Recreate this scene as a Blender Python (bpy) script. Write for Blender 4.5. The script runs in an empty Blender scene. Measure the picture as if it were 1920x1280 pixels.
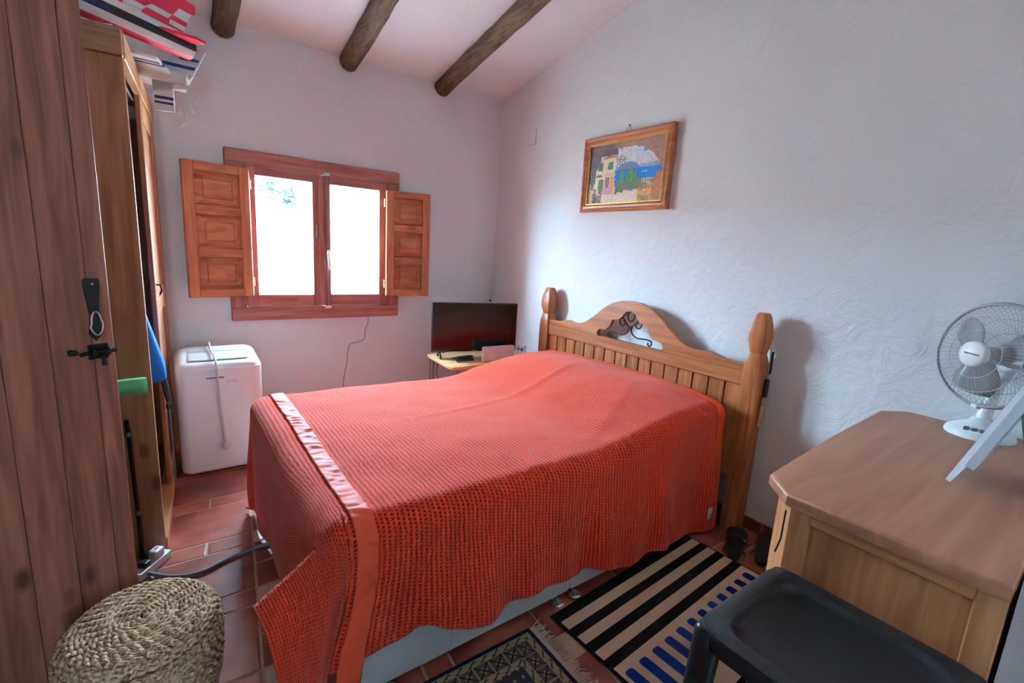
import bpy, bmesh, math, random
from mathutils import Vector, Matrix, noise

random.seed(7)
PI = math.pi
SC = bpy.context.scene
COL = SC.collection

# ------------------------------------------------------------------ camera
cam_d = bpy.data.cameras.new('camera'); cam = bpy.data.objects.new('camera', cam_d); COL.objects.link(cam)
def _basis():
    def cv(x, y): return Vector((x - 960, 640 - y, -884)).normalized()
    X = cv(2176, 543); Y = cv(301, 432); Y = (Y - X * X.dot(Y)).normalized(); Z = X.cross(Y)
    return Matrix((X, Y, Z))
cam.matrix_world = Matrix.Translation((0, 0, 1.45)) @ _basis().to_4x4()
cam_d.sensor_width = 36.0; cam_d.lens = 884 / 1920 * 36.0; cam_d.clip_start = 0.02
SC.camera = cam

# ------------------------------------------------------------------ light
SKY = 74.0
world = bpy.data.worlds.new('world'); SC.world = world; world.use_nodes = True
bg = world.node_tree.nodes['Background']
bg.inputs['Color'].default_value = (0.49, 0.755, 1.0, 1); bg.inputs['Strength'].default_value = SKY
sun_d = bpy.data.lights.new('sun', 'SUN'); sun_d.energy = 15; sun_d.angle = 0.009; sun_d.color = (1, 0.95, 0.86)
sun = bpy.data.objects.new('sun', sun_d); COL.objects.link(sun)
sun.rotation_euler = Vector((0.30, 0.55, -0.9)).to_track_quat('-Z', 'Y').to_euler()   # shines from behind the house onto the yard
def portal(name, loc, rot, w, h):
    d = bpy.data.lights.new(name, 'AREA'); d.shape = 'RECTANGLE'; d.size = w; d.size_y = h; d.cycles.is_portal = True
    o = bpy.data.objects.new(name, d); COL.objects.link(o); o.location = loc; o.rotation_euler = rot
portal('window_portal', (0.965, 4.09, 1.45), (-PI / 2, 0, 0), 1.06, 1.02)
portal('fill_slit_portal', (-0.5075, -2.59, 1.0), (PI / 2, 0, 0), 0.085, 2.0)  # samples sky through the added fill slit in the unseen passage wall
SC.view_settings.view_transform = 'Standard'; SC.view_settings.look = 'None'
SC.view_settings.gamma = 1.0; SC.view_settings.use_curve_mapping = False
SC.view_settings.exposure = 1.08
SC.cycles.max_bounces = 12; SC.cycles.diffuse_bounces = 6; SC.cycles.transparent_max_bounces = 12
SC.cycles.sample_clamp_indirect = 12.0

# ------------------------------------------------------------------ helpers
def srgb(r, g, b):
    def f(c):
        c /= 255.0
        return c / 12.92 if c <= 0.04045 else ((c + 0.055) / 1.055) ** 2.4
    return (f(r), f(g), f(b), 1.0)

MATS = {}
def mat_base(name, col, rough=0.6, metal=0.0, spec=0.5):
    m = bpy.data.materials.new(name); m.use_nodes = True
    p = m.node_tree.nodes['Principled BSDF']
    p.inputs['Base Color'].default_value = col; p.inputs['Roughness'].default_value = rough
    p.inputs['Metallic'].default_value = metal; p.inputs['Specular IOR Level'].default_value = spec
    MATS[name] = m
    return m, m.node_tree.nodes, m.node_tree.links, p

def plain(name, col, rough=0.6, metal=0.0, spec=0.5, var=0.06, scale=30, bump=0.0):
    m, N, L, p = mat_base(name, col, rough, metal, spec)
    tc = N.new('ShaderNodeTexCoord'); nz = N.new('ShaderNodeTexNoise'); nz.inputs['Scale'].default_value = scale
    L.new(tc.outputs['Object'], nz.inputs['Vector'])
    mx = N.new('ShaderNodeMix'); mx.data_type = 'RGBA'
    mx.inputs['A'].default_value = tuple(c * (1 - var) for c in col[:3]) + (1,)
    mx.inputs['B'].default_value = tuple(min(1, c * (1 + var)) for c in col[:3]) + (1,)
    L.new(nz.outputs['Fac'], mx.inputs['Factor']); L.new(mx.outputs['Result'], p.inputs['Base Color'])
    if bump:
        b = N.new('ShaderNodeBump'); b.inputs['Strength'].default_value = bump; b.inputs['Distance'].default_value = 0.002
        L.new(nz.outputs['Fac'], b.inputs['Height']); L.new(b.outputs['Normal'], p.inputs['Normal'])
    return m

def wood(name, light, dark, axis='Z', rough=0.5, knots=0.5, grain=1.0, spec=0.35):
    m, N, L, p = mat_base(name, light, rough, 0, spec)
    tc = N.new('ShaderNodeTexCoord'); oi = N.new('ShaderNodeObjectInfo')
    off = N.new('ShaderNodeVectorMath'); off.operation = 'MULTIPLY_ADD'
    L.new(oi.outputs['Random'], off.inputs[0]); off.inputs[1].default_value = (7.3, 3.1, 5.7)
    L.new(tc.outputs['Object'], off.inputs[2])
    mp = N.new('ShaderNodeMapping'); L.new(off.outputs['Vector'], mp.inputs['Vector'])
    s = [22 * grain] * 3; s['XYZ'.index(axis)] = 1.5 * grain
    mp.inputs['Scale'].default_value = s
    n1 = N.new('ShaderNodeTexNoise'); n1.inputs['Scale'].default_value = 1.6; n1.inputs['Detail'].default_value = 5; n1.inputs['Distortion'].default_value = 0.6
    L.new(mp.outputs['Vector'], n1.inputs['Vector'])
    r1 = N.new('ShaderNodeValToRGB'); r1.color_ramp.elements[0].position = 0.34; r1.color_ramp.elements[1].position = 0.66
    r1.color_ramp.elements[0].color = dark; r1.color_ramp.elements[1].color = light
    L.new(n1.outputs['Fac'], r1.inputs['Fac'])
    hv = N.new('ShaderNodeHueSaturation'); L.new(r1.outputs['Color'], hv.inputs['Color'])
    mr = N.new('ShaderNodeMapRange'); mr.inputs['To Min'].default_value = 0.86; mr.inputs['To Max'].default_value = 1.12
    L.new(oi.outputs['Random'], mr.inputs['Value']); L.new(mr.outputs['Result'], hv.inputs['Value'])
    out = hv.outputs['Color']
    if knots > 0:
        mk = N.new('ShaderNodeMapping'); L.new(off.outputs['Vector'], mk.inputs['Vector'])
        sk = [9.0] * 3; sk['XYZ'.index(axis)] = 4.2; mk.inputs['Scale'].default_value = sk
        vo = N.new('ShaderNodeTexVoronoi'); vo.inputs['Scale'].default_value = 0.9
        L.new(mk.outputs['Vector'], vo.inputs['Vector'])
        rk = N.new('ShaderNodeValToRGB'); rk.color_ramp.elements[0].position = 0.10; rk.color_ramp.elements[1].position = 0.19
        rk.color_ramp.elements[0].color = (knots,) * 3 + (1,); rk.color_ramp.elements[1].color = (0, 0, 0, 1)
        L.new(vo.outputs['Distance'], rk.inputs['Fac'])
        mx = N.new('ShaderNodeMix'); mx.data_type = 'RGBA'
        L.new(rk.outputs['Color'], mx.inputs['Factor']); L.new(out, mx.inputs['A'])
        mx.inputs['B'].default_value = (dark[0] * 0.22, dark[1] * 0.18, dark[2] * 0.2, 1)
        out = mx.outputs['Result']
    L.new(out, p.inputs['Base Color'])
    b = N.new('ShaderNodeBump'); b.inputs['Strength'].default_value = 0.15; b.inputs['Distance'].default_value = 0.002
    L.new(n1.outputs['Fac'], b.inputs['Height']); L.new(b.outputs['Normal'], p.inputs['Normal'])
    return m

def plaster(name, col, bump=0.5, patch=0.04):
    m, N, L, p = mat_base(name, col, 0.85, 0, 0.2)
    tc = N.new('ShaderNodeTexCoord')
    n1 = N.new('ShaderNodeTexNoise'); n1.inputs['Scale'].default_value = 9; n1.inputs['Detail'].default_value = 7; n1.inputs['Roughness'].default_value = 0.62; n1.inputs['Distortion'].default_value = 0.9
    n2 = N.new('ShaderNodeTexNoise'); n2.inputs['Scale'].default_value = 1.3; n2.inputs['Detail'].default_value = 2
    vo = N.new('ShaderNodeTexNoise'); vo.noise_type = 'RIDGED_MULTIFRACTAL'; vo.inputs['Scale'].default_value = 14; vo.inputs['Detail'].default_value = 3
    for n in (n1, n2, vo): L.new(tc.outputs['Object'], n.inputs['Vector'])
    a = N.new('ShaderNodeMath'); a.operation = 'MULTIPLY_ADD'; L.new(n2.outputs['Fac'], a.inputs[0]); a.inputs[1].default_value = 3.0
    L.new(n1.outputs['Fac'], a.inputs[2])
    ms = N.new('ShaderNodeMapRange'); L.new(n2.outputs['Fac'], ms.inputs['Value']); ms.inputs['From Min'].default_value = 0.45; ms.inputs['From Max'].default_value = 0.62; ms.inputs['To Max'].default_value = 0.45
    mu = N.new('ShaderNodeMath'); mu.operation = 'MULTIPLY_ADD'; L.new(vo.outputs['Fac'], mu.inputs[0]); L.new(ms.outputs['Result'], mu.inputs[1]); L.new(a.outputs['Value'], mu.inputs[2])
    b = N.new('ShaderNodeBump'); b.inputs['Strength'].default_value = bump; b.inputs['Distance'].default_value = 0.016
    L.new(mu.outputs['Value'], b.inputs['Height']); L.new(b.outputs['Normal'], p.inputs['Normal'])
    mx = N.new('ShaderNodeMix'); mx.data_type = 'RGBA'; L.new(n2.outputs['Fac'], mx.inputs['Factor'])
    mx.inputs['A'].default_value = tuple(c * (1 - patch) for c in col[:3]) + (1,); mx.inputs['B'].default_value = col
    L.new(mx.outputs['Result'], p.inputs['Base Color'])
    return m

def vcol_mat(name, rough=0.8, fuzz=0.0, spec=0.2):
    m, N, L, p = mat_base(name, (1, 1, 1, 1), rough, 0, spec)
    a = N.new('ShaderNodeVertexColor'); a.layer_name = 'paint'
    L.new(a.outputs['Color'], p.inputs['Base Color'])
    if fuzz:
        tc = N.new('ShaderNodeTexCoord'); nz = N.new('ShaderNodeTexNoise'); nz.inputs['Scale'].default_value = 400
        L.new(tc.outputs['Object'], nz.inputs['Vector'])
        b = N.new('ShaderNodeBump'); b.inputs['Strength'].default_value = fuzz; b.inputs['Distance'].default_value = 0.002
        L.new(nz.outputs['Fac'], b.inputs['Height']); L.new(b.outputs['Normal'], p.inputs['Normal'])
    return m

W = {}           # world matrix of each parent
def link(o, parent=None):
    COL.objects.link(o)
    if parent is not None:
        o.parent = parent
        W[o.name] = W.get(parent.name, Matrix())
    return o

def thing(name, label, cat, loc=(0, 0, 0), rz=0.0, group=None):
    o = bpy.data.objects.new(name, None); o.empty_display_size = 0.05
    COL.objects.link(o); o.location = loc; o.rotation_euler = (0, 0, rz)
    W[o.name] = Matrix.Translation(loc) @ Matrix.Rotation(rz, 4, 'Z')
    tag(o, label, cat, group)
    return o

def tag(o, label, cat, group=None, kind=None):
    if label: o['label'] = label
    if cat: o['category'] = cat
    if group: o['group'] = group
    if kind: o['kind'] = kind
    return o

def obj(name, bm, mat, parent=None, smooth=False, local=False, label=None):
    """bm in world coordinates (or in the parent's when local)."""
    me = bpy.data.meshes.new(name); bmesh.ops.recalc_face_normals(bm, faces=bm.faces); bm.to_mesh(me); bm.free()
    if parent is not None and not local: me.transform(W.get(parent.name, Matrix()).inverted())
    if isinstance(mat, (list, tuple)):
        for m in mat: me.materials.append(MATS[m])
    else: me.materials.append(MATS[mat])
    if smooth:
        me.shade_smooth()
        if smooth != 'all':
            me.set_sharp_from_angle(angle=math.radians(smooth if smooth is not True else 40))
    o = bpy.data.objects.new(name, me); link(o, parent)
    if label: o['label'] = label
    return o

def top(name, bm, mat, label, cat, base=None, smooth=False, group=None, rz=0.0):
    """a thing that is one mesh, origin at its base"""
    if base is None:
        xs = [v.co for v in bm.verts]
        base = (sum(v.x for v in xs) / len(xs), sum(v.y for v in xs) / len(xs), min(v.z for v in xs))
    M = Matrix.Translation(base) @ Matrix.Rotation(rz, 4, 'Z')
    bm.transform(M.inverted())
    o = obj(name, bm, mat, None, smooth); o.location = base; o.rotation_euler = (0, 0, rz); W[o.name] = M
    tag(o, label, cat, group)
    return o

def struct(name, bm, mat, parent=None, smooth=False):
    o = obj(name, bm, mat, parent, smooth)
    if parent is None: o['kind'] = 'structure'
    return o

def new(): return bmesh.new()

def box(bm, x0, x1, y0, y1, z0, z1, bev=0.0, seg=1, M=None, mi=0):
    b2 = bmesh.new()
    v = [b2.verts.new((x, y, z)) for x in (x0, x1) for y in (y0, y1) for z in (z0, z1)]
    for f in ((0, 1, 3, 2), (4, 6, 7, 5), (0, 4, 5, 1), (2, 3, 7, 6), (0, 2, 6, 4), (1, 5, 7, 3)):
        b2.faces.new([v[i] for i in f])
    bmesh.ops.recalc_face_normals(b2, faces=b2.faces)
    if bev > 0: bmesh.ops.bevel(b2, geom=list(b2.edges), offset=bev, segments=seg, profile=0.5, affect='EDGES')
    if M is not None: b2.transform(M)
    merge(bm, b2, mi)
    return bm

def merge(bm, b2, mi=0):
    mp = {}
    for v in b2.verts: mp[v] = bm.verts.new(v.co)
    for f in b2.faces:
        try:
            nf = bm.faces.new([mp[v] for v in f.verts]); nf.material_index = mi
        except ValueError: pass
    b2.free()

def bx(*a, **k): return box(new(), *a, **k)

def prism(bm, pts, axis, a0, a1, bev=0.0, seg=1, mi=0, M=None):
    """polygon pts (2D) extruded along axis; the two other axes in order"""
    b2 = bmesh.new()
    def P(p, t):
        return {'X': (t, p[0], p[1]), 'Y': (p[0], t, p[1]), 'Z': (p[0], p[1], t)}[axis]
    A = [b2.verts.new(P(p, a0)) for p in pts]; B = [b2.verts.new(P(p, a1)) for p in pts]
    n = len(pts)
    b2.faces.new(A); b2.faces.new(B[::-1])
    for i in range(n): b2.faces.new((A[i], B[i], B[(i + 1) % n], A[(i + 1) % n]))
    bmesh.ops.recalc_face_normals(b2, faces=b2.faces)
    if bev > 0:
        ed = [e for e in b2.edges if abs((e.verts[0].co - e.verts[1].co)['XYZ'.index(axis)]) < 1e-6]
        bmesh.ops.bevel(b2, geom=ed, offset=bev, segments=seg, profile=0.5, affect='EDGES')
    if M is not None: b2.transform(M)
    merge(bm, b2, mi)
    return bm

def frame_of(d):
    d = d.normalized(); u = Vector((0, 0, 1)) if abs(d.z) < 0.95 else Vector((1, 0, 0))
    s = d.cross(u).normalized(); return s, s.cross(d).normalized()

def tube(bm, pts, r, n=8, cap=True, mi=0, flat=None):
    pts = [Vector(p) for p in pts]; rings = []
    up = None
    for i, p in enumerate(pts):
        d = (pts[min(i + 1, len(pts) - 1)] - pts[max(i - 1, 0)])
        d.normalize()
        if up is None: s, up = frame_of(d)
        else:
            s = d.cross(up); s = s.normalized() if s.length > 1e-6 else frame_of(d)[0]
            up = s.cross(d).normalized()
        rr = r[i] if isinstance(r, (list, tuple)) else r
        k = flat or 1.0
        rings.append([bm.verts.new(p + s * (rr * math.cos(2 * PI * j / n)) + up * (rr * k * math.sin(2 * PI * j / n))) for j in range(n)])
    for a, b in zip(rings, rings[1:]):
        for j in range(n):
            f = bm.faces.new((a[j], a[(j + 1) % n], b[(j + 1) % n], b[j])); f.material_index = mi
    if cap:
        f = bm.faces.new(rings[0][::-1]); f.material_index = mi
        f = bm.faces.new(rings[-1]); f.material_index = mi
    return bm

def lathe(bm, prof, c=(0, 0, 0), n=32, M=None, mi=0, cap=True):
    """prof: list of (r, z)"""
    b2 = bmesh.new(); rings = []
    for r, z in prof:
        if r < 1e-5: rings.append([b2.verts.new((0, 0, z))])
        else: rings.append([b2.verts.new((r * math.cos(2 * PI * j / n), r * math.sin(2 * PI * j / n), z)) for j in range(n)])
    for a, b in zip(rings, rings[1:]):
        for j in range(n):
            k = (j + 1) % n
            if len(a) == 1 and len(b) > 1: b2.faces.new((a[0], b[k], b[j]))
            elif len(b) == 1 and len(a) > 1: b2.faces.new((a[j], a[k], b[0]))
            elif len(a) > 1: b2.faces.new((a[j], a[k], b[k], b[j]))
    if cap:
        if len(rings[0]) > 1: b2.faces.new(rings[0][::-1])
        if len(rings[-1]) > 1: b2.faces.new(rings[-1])
    b2.transform(Matrix.Translation(c) @ (M or Matrix()))
    merge(bm, b2, mi)
    return bm

def loft(bm, secs, M=None, mi=0):
    """secs: list of rings (lists of 3D points)"""
    b2 = bmesh.new()
    rings = [[b2.verts.new(p) for p in s] for s in secs]
    n = len(rings[0])
    for a, b in zip(rings, rings[1:]):
        for j in range(n): b2.faces.new((a[j], a[(j + 1) % n], b[(j + 1) % n], b[j]))
    b2.faces.new(rings[0][::-1]); b2.faces.new(rings[-1])
    if M is not None: b2.transform(M)
    merge(bm, b2, mi)
    return bm

def rrect(w, d, r, n=5, cx=0, cy=0):
    out = []
    for sx, sy, a0 in ((1, 1, 0), (-1, 1, 90), (-1, -1, 180), (1, -1, 270)):
        for k in range(n + 1):
            a = math.radians(a0 + 90 * k / n)
            out.append((cx + sx * (w / 2 - r) + r * math.cos(a), cy + sy * (d / 2 - r) + r * math.sin(a)))
    return out

def smooth_path(pts, n=8):
    pts = [Vector(p) for p in pts]; out = []
    for i in range(len(pts) - 1):
        p0 = pts[max(i - 1, 0)]; p1 = pts[i]; p2 = pts[i + 1]; p3 = pts[min(i + 2, len(pts) - 1)]
        for k in range(n):
            t = k / n
            out.append(0.5 * ((2 * p1) + (p2 - p0) * t + (2 * p0 - 5 * p1 + 4 * p2 - p3) * t * t + (3 * p1 - p0 - 3 * p2 + p3) * t ** 3))
    out.append(pts[-1]); return out

def lerp(a, b, t): return a + (b - a) * t
def sstep(a, b, x):
    t = max(0.0, min(1.0, (x - a) / (b - a))); return t * t * (3 - 2 * t)
def interp(tab, x):
    if x <= tab[0][0]: return tab[0][1]
    for (x0, y0), (x1, y1) in zip(tab, tab[1:]):
        if x <= x1: return lerp(y0, y1, (x - x0) / (x1 - x0))
    return tab[-1][1]

# ------------------------------------------------------------------ materials
plaster('plaster_wall', (0.785, 0.805, 0.82, 1), 0.6)
plaster('plaster_ceiling', (0.84, 0.83, 0.825, 1), 0.3)
wood('pine_door', srgb(152, 94, 74), srgb(112, 64, 52), 'Z', 0.5, 0.85)
wood('pine_wardrobe', srgb(190, 130, 92), srgb(154, 98, 68), 'Z', 0.45, 0.6)
wood('pine_wardrobe_y', srgb(206, 152, 104), srgb(174, 118, 78), 'Y', 0.45, 0.0)
wood('pine_wardrobe_x', srgb(176, 124, 88), srgb(138, 92, 64), 'X', 0.45, 0.0)
wood('window_wood', srgb(184, 114, 98), srgb(150, 84, 76), 'X', 0.45, 0.25)
wood('window_wood_z', srgb(184, 114, 98), srgb(150, 84, 76), 'Z', 0.45, 0.3)
wood('shutter_wood', srgb(206, 124, 84), srgb(172, 94, 62), 'Z', 0.4, 0.35)
wood('shutter_panel', srgb(200, 118, 80), srgb(164, 88, 58), 'X', 0.4, 0.5, 0.8)
wood('headboard_wood', srgb(186, 114, 68), srgb(148, 82, 46), 'Y', 0.38, 0.0)
wood('headboard_wood_z', srgb(186, 114, 68), srgb(148, 82, 46), 'Z', 0.38, 0.2)
wood('dresser_top', srgb(176, 118, 86), srgb(156, 98, 72), 'X', 0.42, 0.0, 0.7)
wood('dresser_wood', srgb(196, 132, 84), srgb(166, 104, 64), 'Z', 0.5, 0.0)
wood('dresser_wood_y', srgb(196, 132, 84), srgb(166, 104, 64), 'Y', 0.5, 0.0)
wood('stand_wood', srgb(214, 172, 122), srgb(190, 146, 98), 'X', 0.35, 0.0)
wood('beam_wood', srgb(112, 84, 60), srgb(66, 46, 34), 'Y', 0.8, 0.5, 1.4)
wood('frame_wood', srgb(176, 104, 66), srgb(140, 74, 44), 'Y', 0.35, 0.0)
plain('gold', srgb(214, 176, 98), 0.3, 0.8)
plain('iron', (0.012, 0.011, 0.012, 1), 0.5, 0.5)
plain('black_plastic', (0.014, 0.016, 0.018, 1), 0.33)
plain('black_matte', (0.012, 0.012, 0.013, 1), 0.75)
plain('screen_black', (0.006, 0.006, 0.008, 1), 0.12, 0, 0.5, 0.0)
plain('white_plastic', (0.78, 0.78, 0.78, 1), 0.35, 0, 0.5, 0.02)
plain('white_card', (0.72, 0.68, 0.70, 1), 0.7, 0, 0.3, 0.02)
plain('ac_grille', (0.50, 0.53, 0.55, 1), 0.4)
plain('grey_mark', (0.10, 0.10, 0.11, 1), 0.5)
plain('cord_brown', (0.16, 0.11, 0.10, 1), 0.7)
plain('cord_white', (0.62, 0.58, 0.52, 1), 0.5)
plain('cable_grey', (0.16, 0.20, 0.26, 1), 0.45)
plain('steel', (0.62, 0.62, 0.62, 1), 0.25, 1.0)
plain('tube_grey', (0.22, 0.22, 0.24, 1), 0.4, 0.6)
plain('grout', srgb(188, 156, 136), 0.9, 0, 0.1, 0.15, 60)
plain('divan_fabric', (0.62, 0.63, 0.64, 1), 0.8, 0, 0.2, 0.03, 200, 0.1)
plain('divan_print', (0.50, 0.53, 0.57, 1), 0.8, 0, 0.2, 0.03, 200)
plain('mattress_white', (0.7, 0.7, 0.68, 1), 0.85, 0, 0.2)
plain('green_foam', srgb(104, 190, 130), 0.8, 0, 0.2, 0.04, 80, 0.2)
plain('blue_cloth', srgb(22, 120, 214), 0.7, 0, 0.3, 0.08, 20)
plain('dark_cloth', srgb(24, 26, 34), 0.9, 0, 0.1)
plain('grey_cloth', srgb(70, 74, 78), 0.9, 0, 0.1)
plain('fan_white', (0.74, 0.78, 0.80, 1), 0.35)
plain('fan_blade', (0.30, 0.31, 0.31, 1), 0.35)
plain('fan_wire', (0.50, 0.49, 0.48, 1), 0.4)
plain('fan_ring', (0.30, 0.28, 0.28, 1), 0.4)
plain('jet_white', (0.74, 0.74, 0.74, 1), 0.4)
plain('jet_red', srgb(206, 24, 58), 0.4)
plain('jet_black', (0.018, 0.018, 0.024, 1), 0.4)
plain('jet_blue', srgb(40, 50, 110), 0.45)
plain('jet_pale', (0.62, 0.62, 0.65, 1), 0.5)
plain('rug_black', (0.014, 0.015, 0.018, 1), 0.95, 0, 0.05, 0.2, 300, 0.4)
plain('rug_cream', srgb(208, 184, 158), 0.95, 0, 0.05, 0.10, 300, 0.4)
plain('rug_blue', srgb(24, 50, 122), 0.95, 0, 0.05, 0.15, 300, 0.4)
plain('fringe', srgb(186, 164, 152), 0.95, 0, 0.05)
plain('leather', (0.030, 0.027, 0.027, 1), 0.55, 0, 0.4, 0.2, 60, 0.2)
plain('satin', srgb(222, 82, 54), 0.6, 0, 0.12, 0.05, 12)
plain('satin_orange', srgb(232, 84, 38), 0.5, 0, 0.2, 0.05, 12)
plain('tag_white', (0.62, 0.60, 0.62, 1), 0.6)
plain('yard_ground', srgb(226, 214, 196), 0.9, 0, 0.1, 0.1, 2)
plain('yard_wall', srgb(240, 238, 232), 0.9, 0, 0.1, 0.05, 2)
plain('leaf', (0.006, 0.011, 0.006, 1), 0.6, 0, 0.2, 0.3, 3)
plain('bark', (0.06, 0.045, 0.03, 1), 0.9)
plain('pale_wood', srgb(214, 178, 130), 0.5)
vcol_mat('painting', 0.5)
vcol_mat('rug_weave', 0.95, 0.4, 0.05)

def tile_mat(name, c1, c2, c3):
    m, N, L, p = mat_base(name, c1, 0.34, 0, 0.4)
    tc = N.new('ShaderNodeTexCoord'); oi = N.new('ShaderNodeObjectInfo')
    off = N.new('ShaderNodeVectorMath'); off.operation = 'MULTIPLY_ADD'
    L.new(oi.outputs['Random'], off.inputs[0]); off.inputs[1].default_value = (17.3, 13.1, 5.7); L.new(tc.outputs['Object'], off.inputs[2])
    n1 = N.new('ShaderNodeTexNoise'); n1.inputs['Scale'].default_value = 5; n1.inputs['Detail'].default_value = 5; L.new(off.outputs['Vector'], n1.inputs['Vector'])
    r = N.new('ShaderNodeValToRGB'); e = r.color_ramp.elements; e[0].position = 0.30; e[0].color = c2; e[1].position = 0.70; e[1].color = c3
    k = e.new(0.5); k.color = c1
    L.new(n1.outputs['Fac'], r.inputs['Fac'])
    hv = N.new('ShaderNodeHueSaturation'); L.new(r.outputs['Color'], hv.inputs['Color'])
    mr = N.new('ShaderNodeMapRange'); mr.inputs['To Min'].default_value = 0.8; mr.inputs['To Max'].default_value = 1.15
    L.new(oi.outputs['Random'], mr.inputs['Value']); L.new(mr.outputs['Result'], hv.inputs['Value'])
    L.new(hv.outputs['Color'], p.inputs['Base Color'])
    b = N.new('ShaderNodeBump'); b.inputs['Strength'].default_value = 0.2; b.inputs['Distance'].default_value = 0.003
    L.new(n1.outputs['Fac'], b.inputs['Height']); L.new(b.outputs['Normal'], p.inputs['Normal'])
tile_mat('terracotta', srgb(158, 78, 62), srgb(120, 54, 48), srgb(186, 106, 80))
tile_mat('insert_tile', srgb(196, 172, 148), srgb(160, 134, 112), srgb(214, 196, 172))
tile_mat('skirting_tile', srgb(120, 56, 50), srgb(96, 42, 40), srgb(140, 70, 60))

def knit_mat():
    m, N, L, p = mat_base('knit', srgb(226, 88, 58), 0.9, 0, 0.1)
    p.inputs['Sheen Weight'].default_value = 0.34; p.inputs['Sheen Roughness'].default_value = 0.4; p.inputs['Sheen Tint'].default_value = (1, 0.8, 0.72, 1)
    uv = N.new('ShaderNodeUVMap'); uv.uv_map = 'cloth'
    nz = N.new('ShaderNodeTexNoise'); nz.inputs['Scale'].default_value = 26; L.new(uv.outputs['UV'], nz.inputs['Vector'])
    add = N.new('ShaderNodeVectorMath'); add.operation = 'MULTIPLY_ADD'; L.new(nz.outputs['Color'], add.inputs[0]); add.inputs[1].default_value = (0.010, 0.010, 0); L.new(uv.outputs['UV'], add.inputs[2])
    sp = N.new('ShaderNodeSeparateXYZ'); L.new(add.outputs['Vector'], sp.inputs[0])
    def math_(op, a, b=None):
        n = N.new('ShaderNodeMath'); n.operation = op
        for i, v in enumerate((a, b)):
            if v is None: continue
            if isinstance(v, (int, float)): n.inputs[i].default_value = v
            else: L.new(v, n.inputs[i])
        return n.outputs[0]
    u = math_('MULTIPLY', sp.outputs['X'], 2 * PI / 0.0175)      # columns run across the bed
    row = math_('MULTIPLY', sp.outputs['Y'], 2 * PI / 0.0125)
    sh = math_('MULTIPLY', math_('FLOOR', math_('DIVIDE', sp.outputs['X'], 0.0175)), 2.4)
    su = math_('SINE', u); sv = math_('SINE', math_('ADD', row, sh))
    hole = math_('MULTIPLY', math_('MAXIMUM', math_('ADD', su, 0.15), 0.0), math_('MAXIMUM', math_('ADD', sv, 0.25), 0.0))
    hr = N.new('ShaderNodeMapRange'); L.new(hole, hr.inputs['Value']); hr.inputs['From Min'].default_value = 0.15; hr.inputs['From Max'].default_value = 0.75
    mx = N.new('ShaderNodeMix'); mx.data_type = 'RGBA'; L.new(hr.outputs['Result'], mx.inputs['Factor'])
    mx.inputs['A'].default_value = srgb(230, 62, 33); mx.inputs['B'].default_value = srgb(132, 14, 7)
    L.new(mx.outputs['Result'], p.inputs['Base Color'])
    fine = N.new('ShaderNodeTexNoise'); fine.inputs['Scale'].default_value = 350; L.new(uv.outputs['UV'], fine.inputs['Vector'])
    h = math_('ADD', math_('MULTIPLY', hr.outputs['Result'], -1.0), math_('ADD', math_('MULTIPLY', su, -0.25), math_('MULTIPLY', fine.outputs['Fac'], 0.5)))
    b = N.new('ShaderNodeBump'); b.inputs['Strength'].default_value = 0.9; b.inputs['Distance'].default_value = 0.005
    L.new(h, b.inputs['Height']); L.new(b.outputs['Normal'], p.inputs['Normal'])
knit_mat()

def jute_mat():
    m, N, L, p = mat_base('jute', srgb(170, 146, 112), 0.95, 0, 0.05)
    tc = N.new('ShaderNodeTexCoord')
    n1 = N.new('ShaderNodeTexNoise'); n1.inputs['Scale'].default_value = 60; n1.inputs['Detail'].default_value = 4; n1.inputs['Distortion'].default_value = 1.5
    L.new(tc.outputs['Object'], n1.inputs['Vector'])
    r = N.new('ShaderNodeValToRGB'); r.color_ramp.elements[0].position = 0.36; r.color_ramp.elements[1].position = 0.66
    r.color_ramp.elements[0].color = srgb(136, 104, 76); r.color_ramp.elements[1].color = srgb(222, 190, 156)
    L.new(n1.outputs['Fac'], r.inputs['Fac']); L.new(r.outputs['Color'], p.inputs['Base Color'])
    b = N.new('ShaderNodeBump'); b.inputs['Strength'].default_value = 0.7; b.inputs['Distance'].default_value = 0.004
    L.new(n1.outputs['Fac'], b.inputs['Height']); L.new(b.outputs['Normal'], p.inputs['Normal'])
jute_mat()

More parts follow.
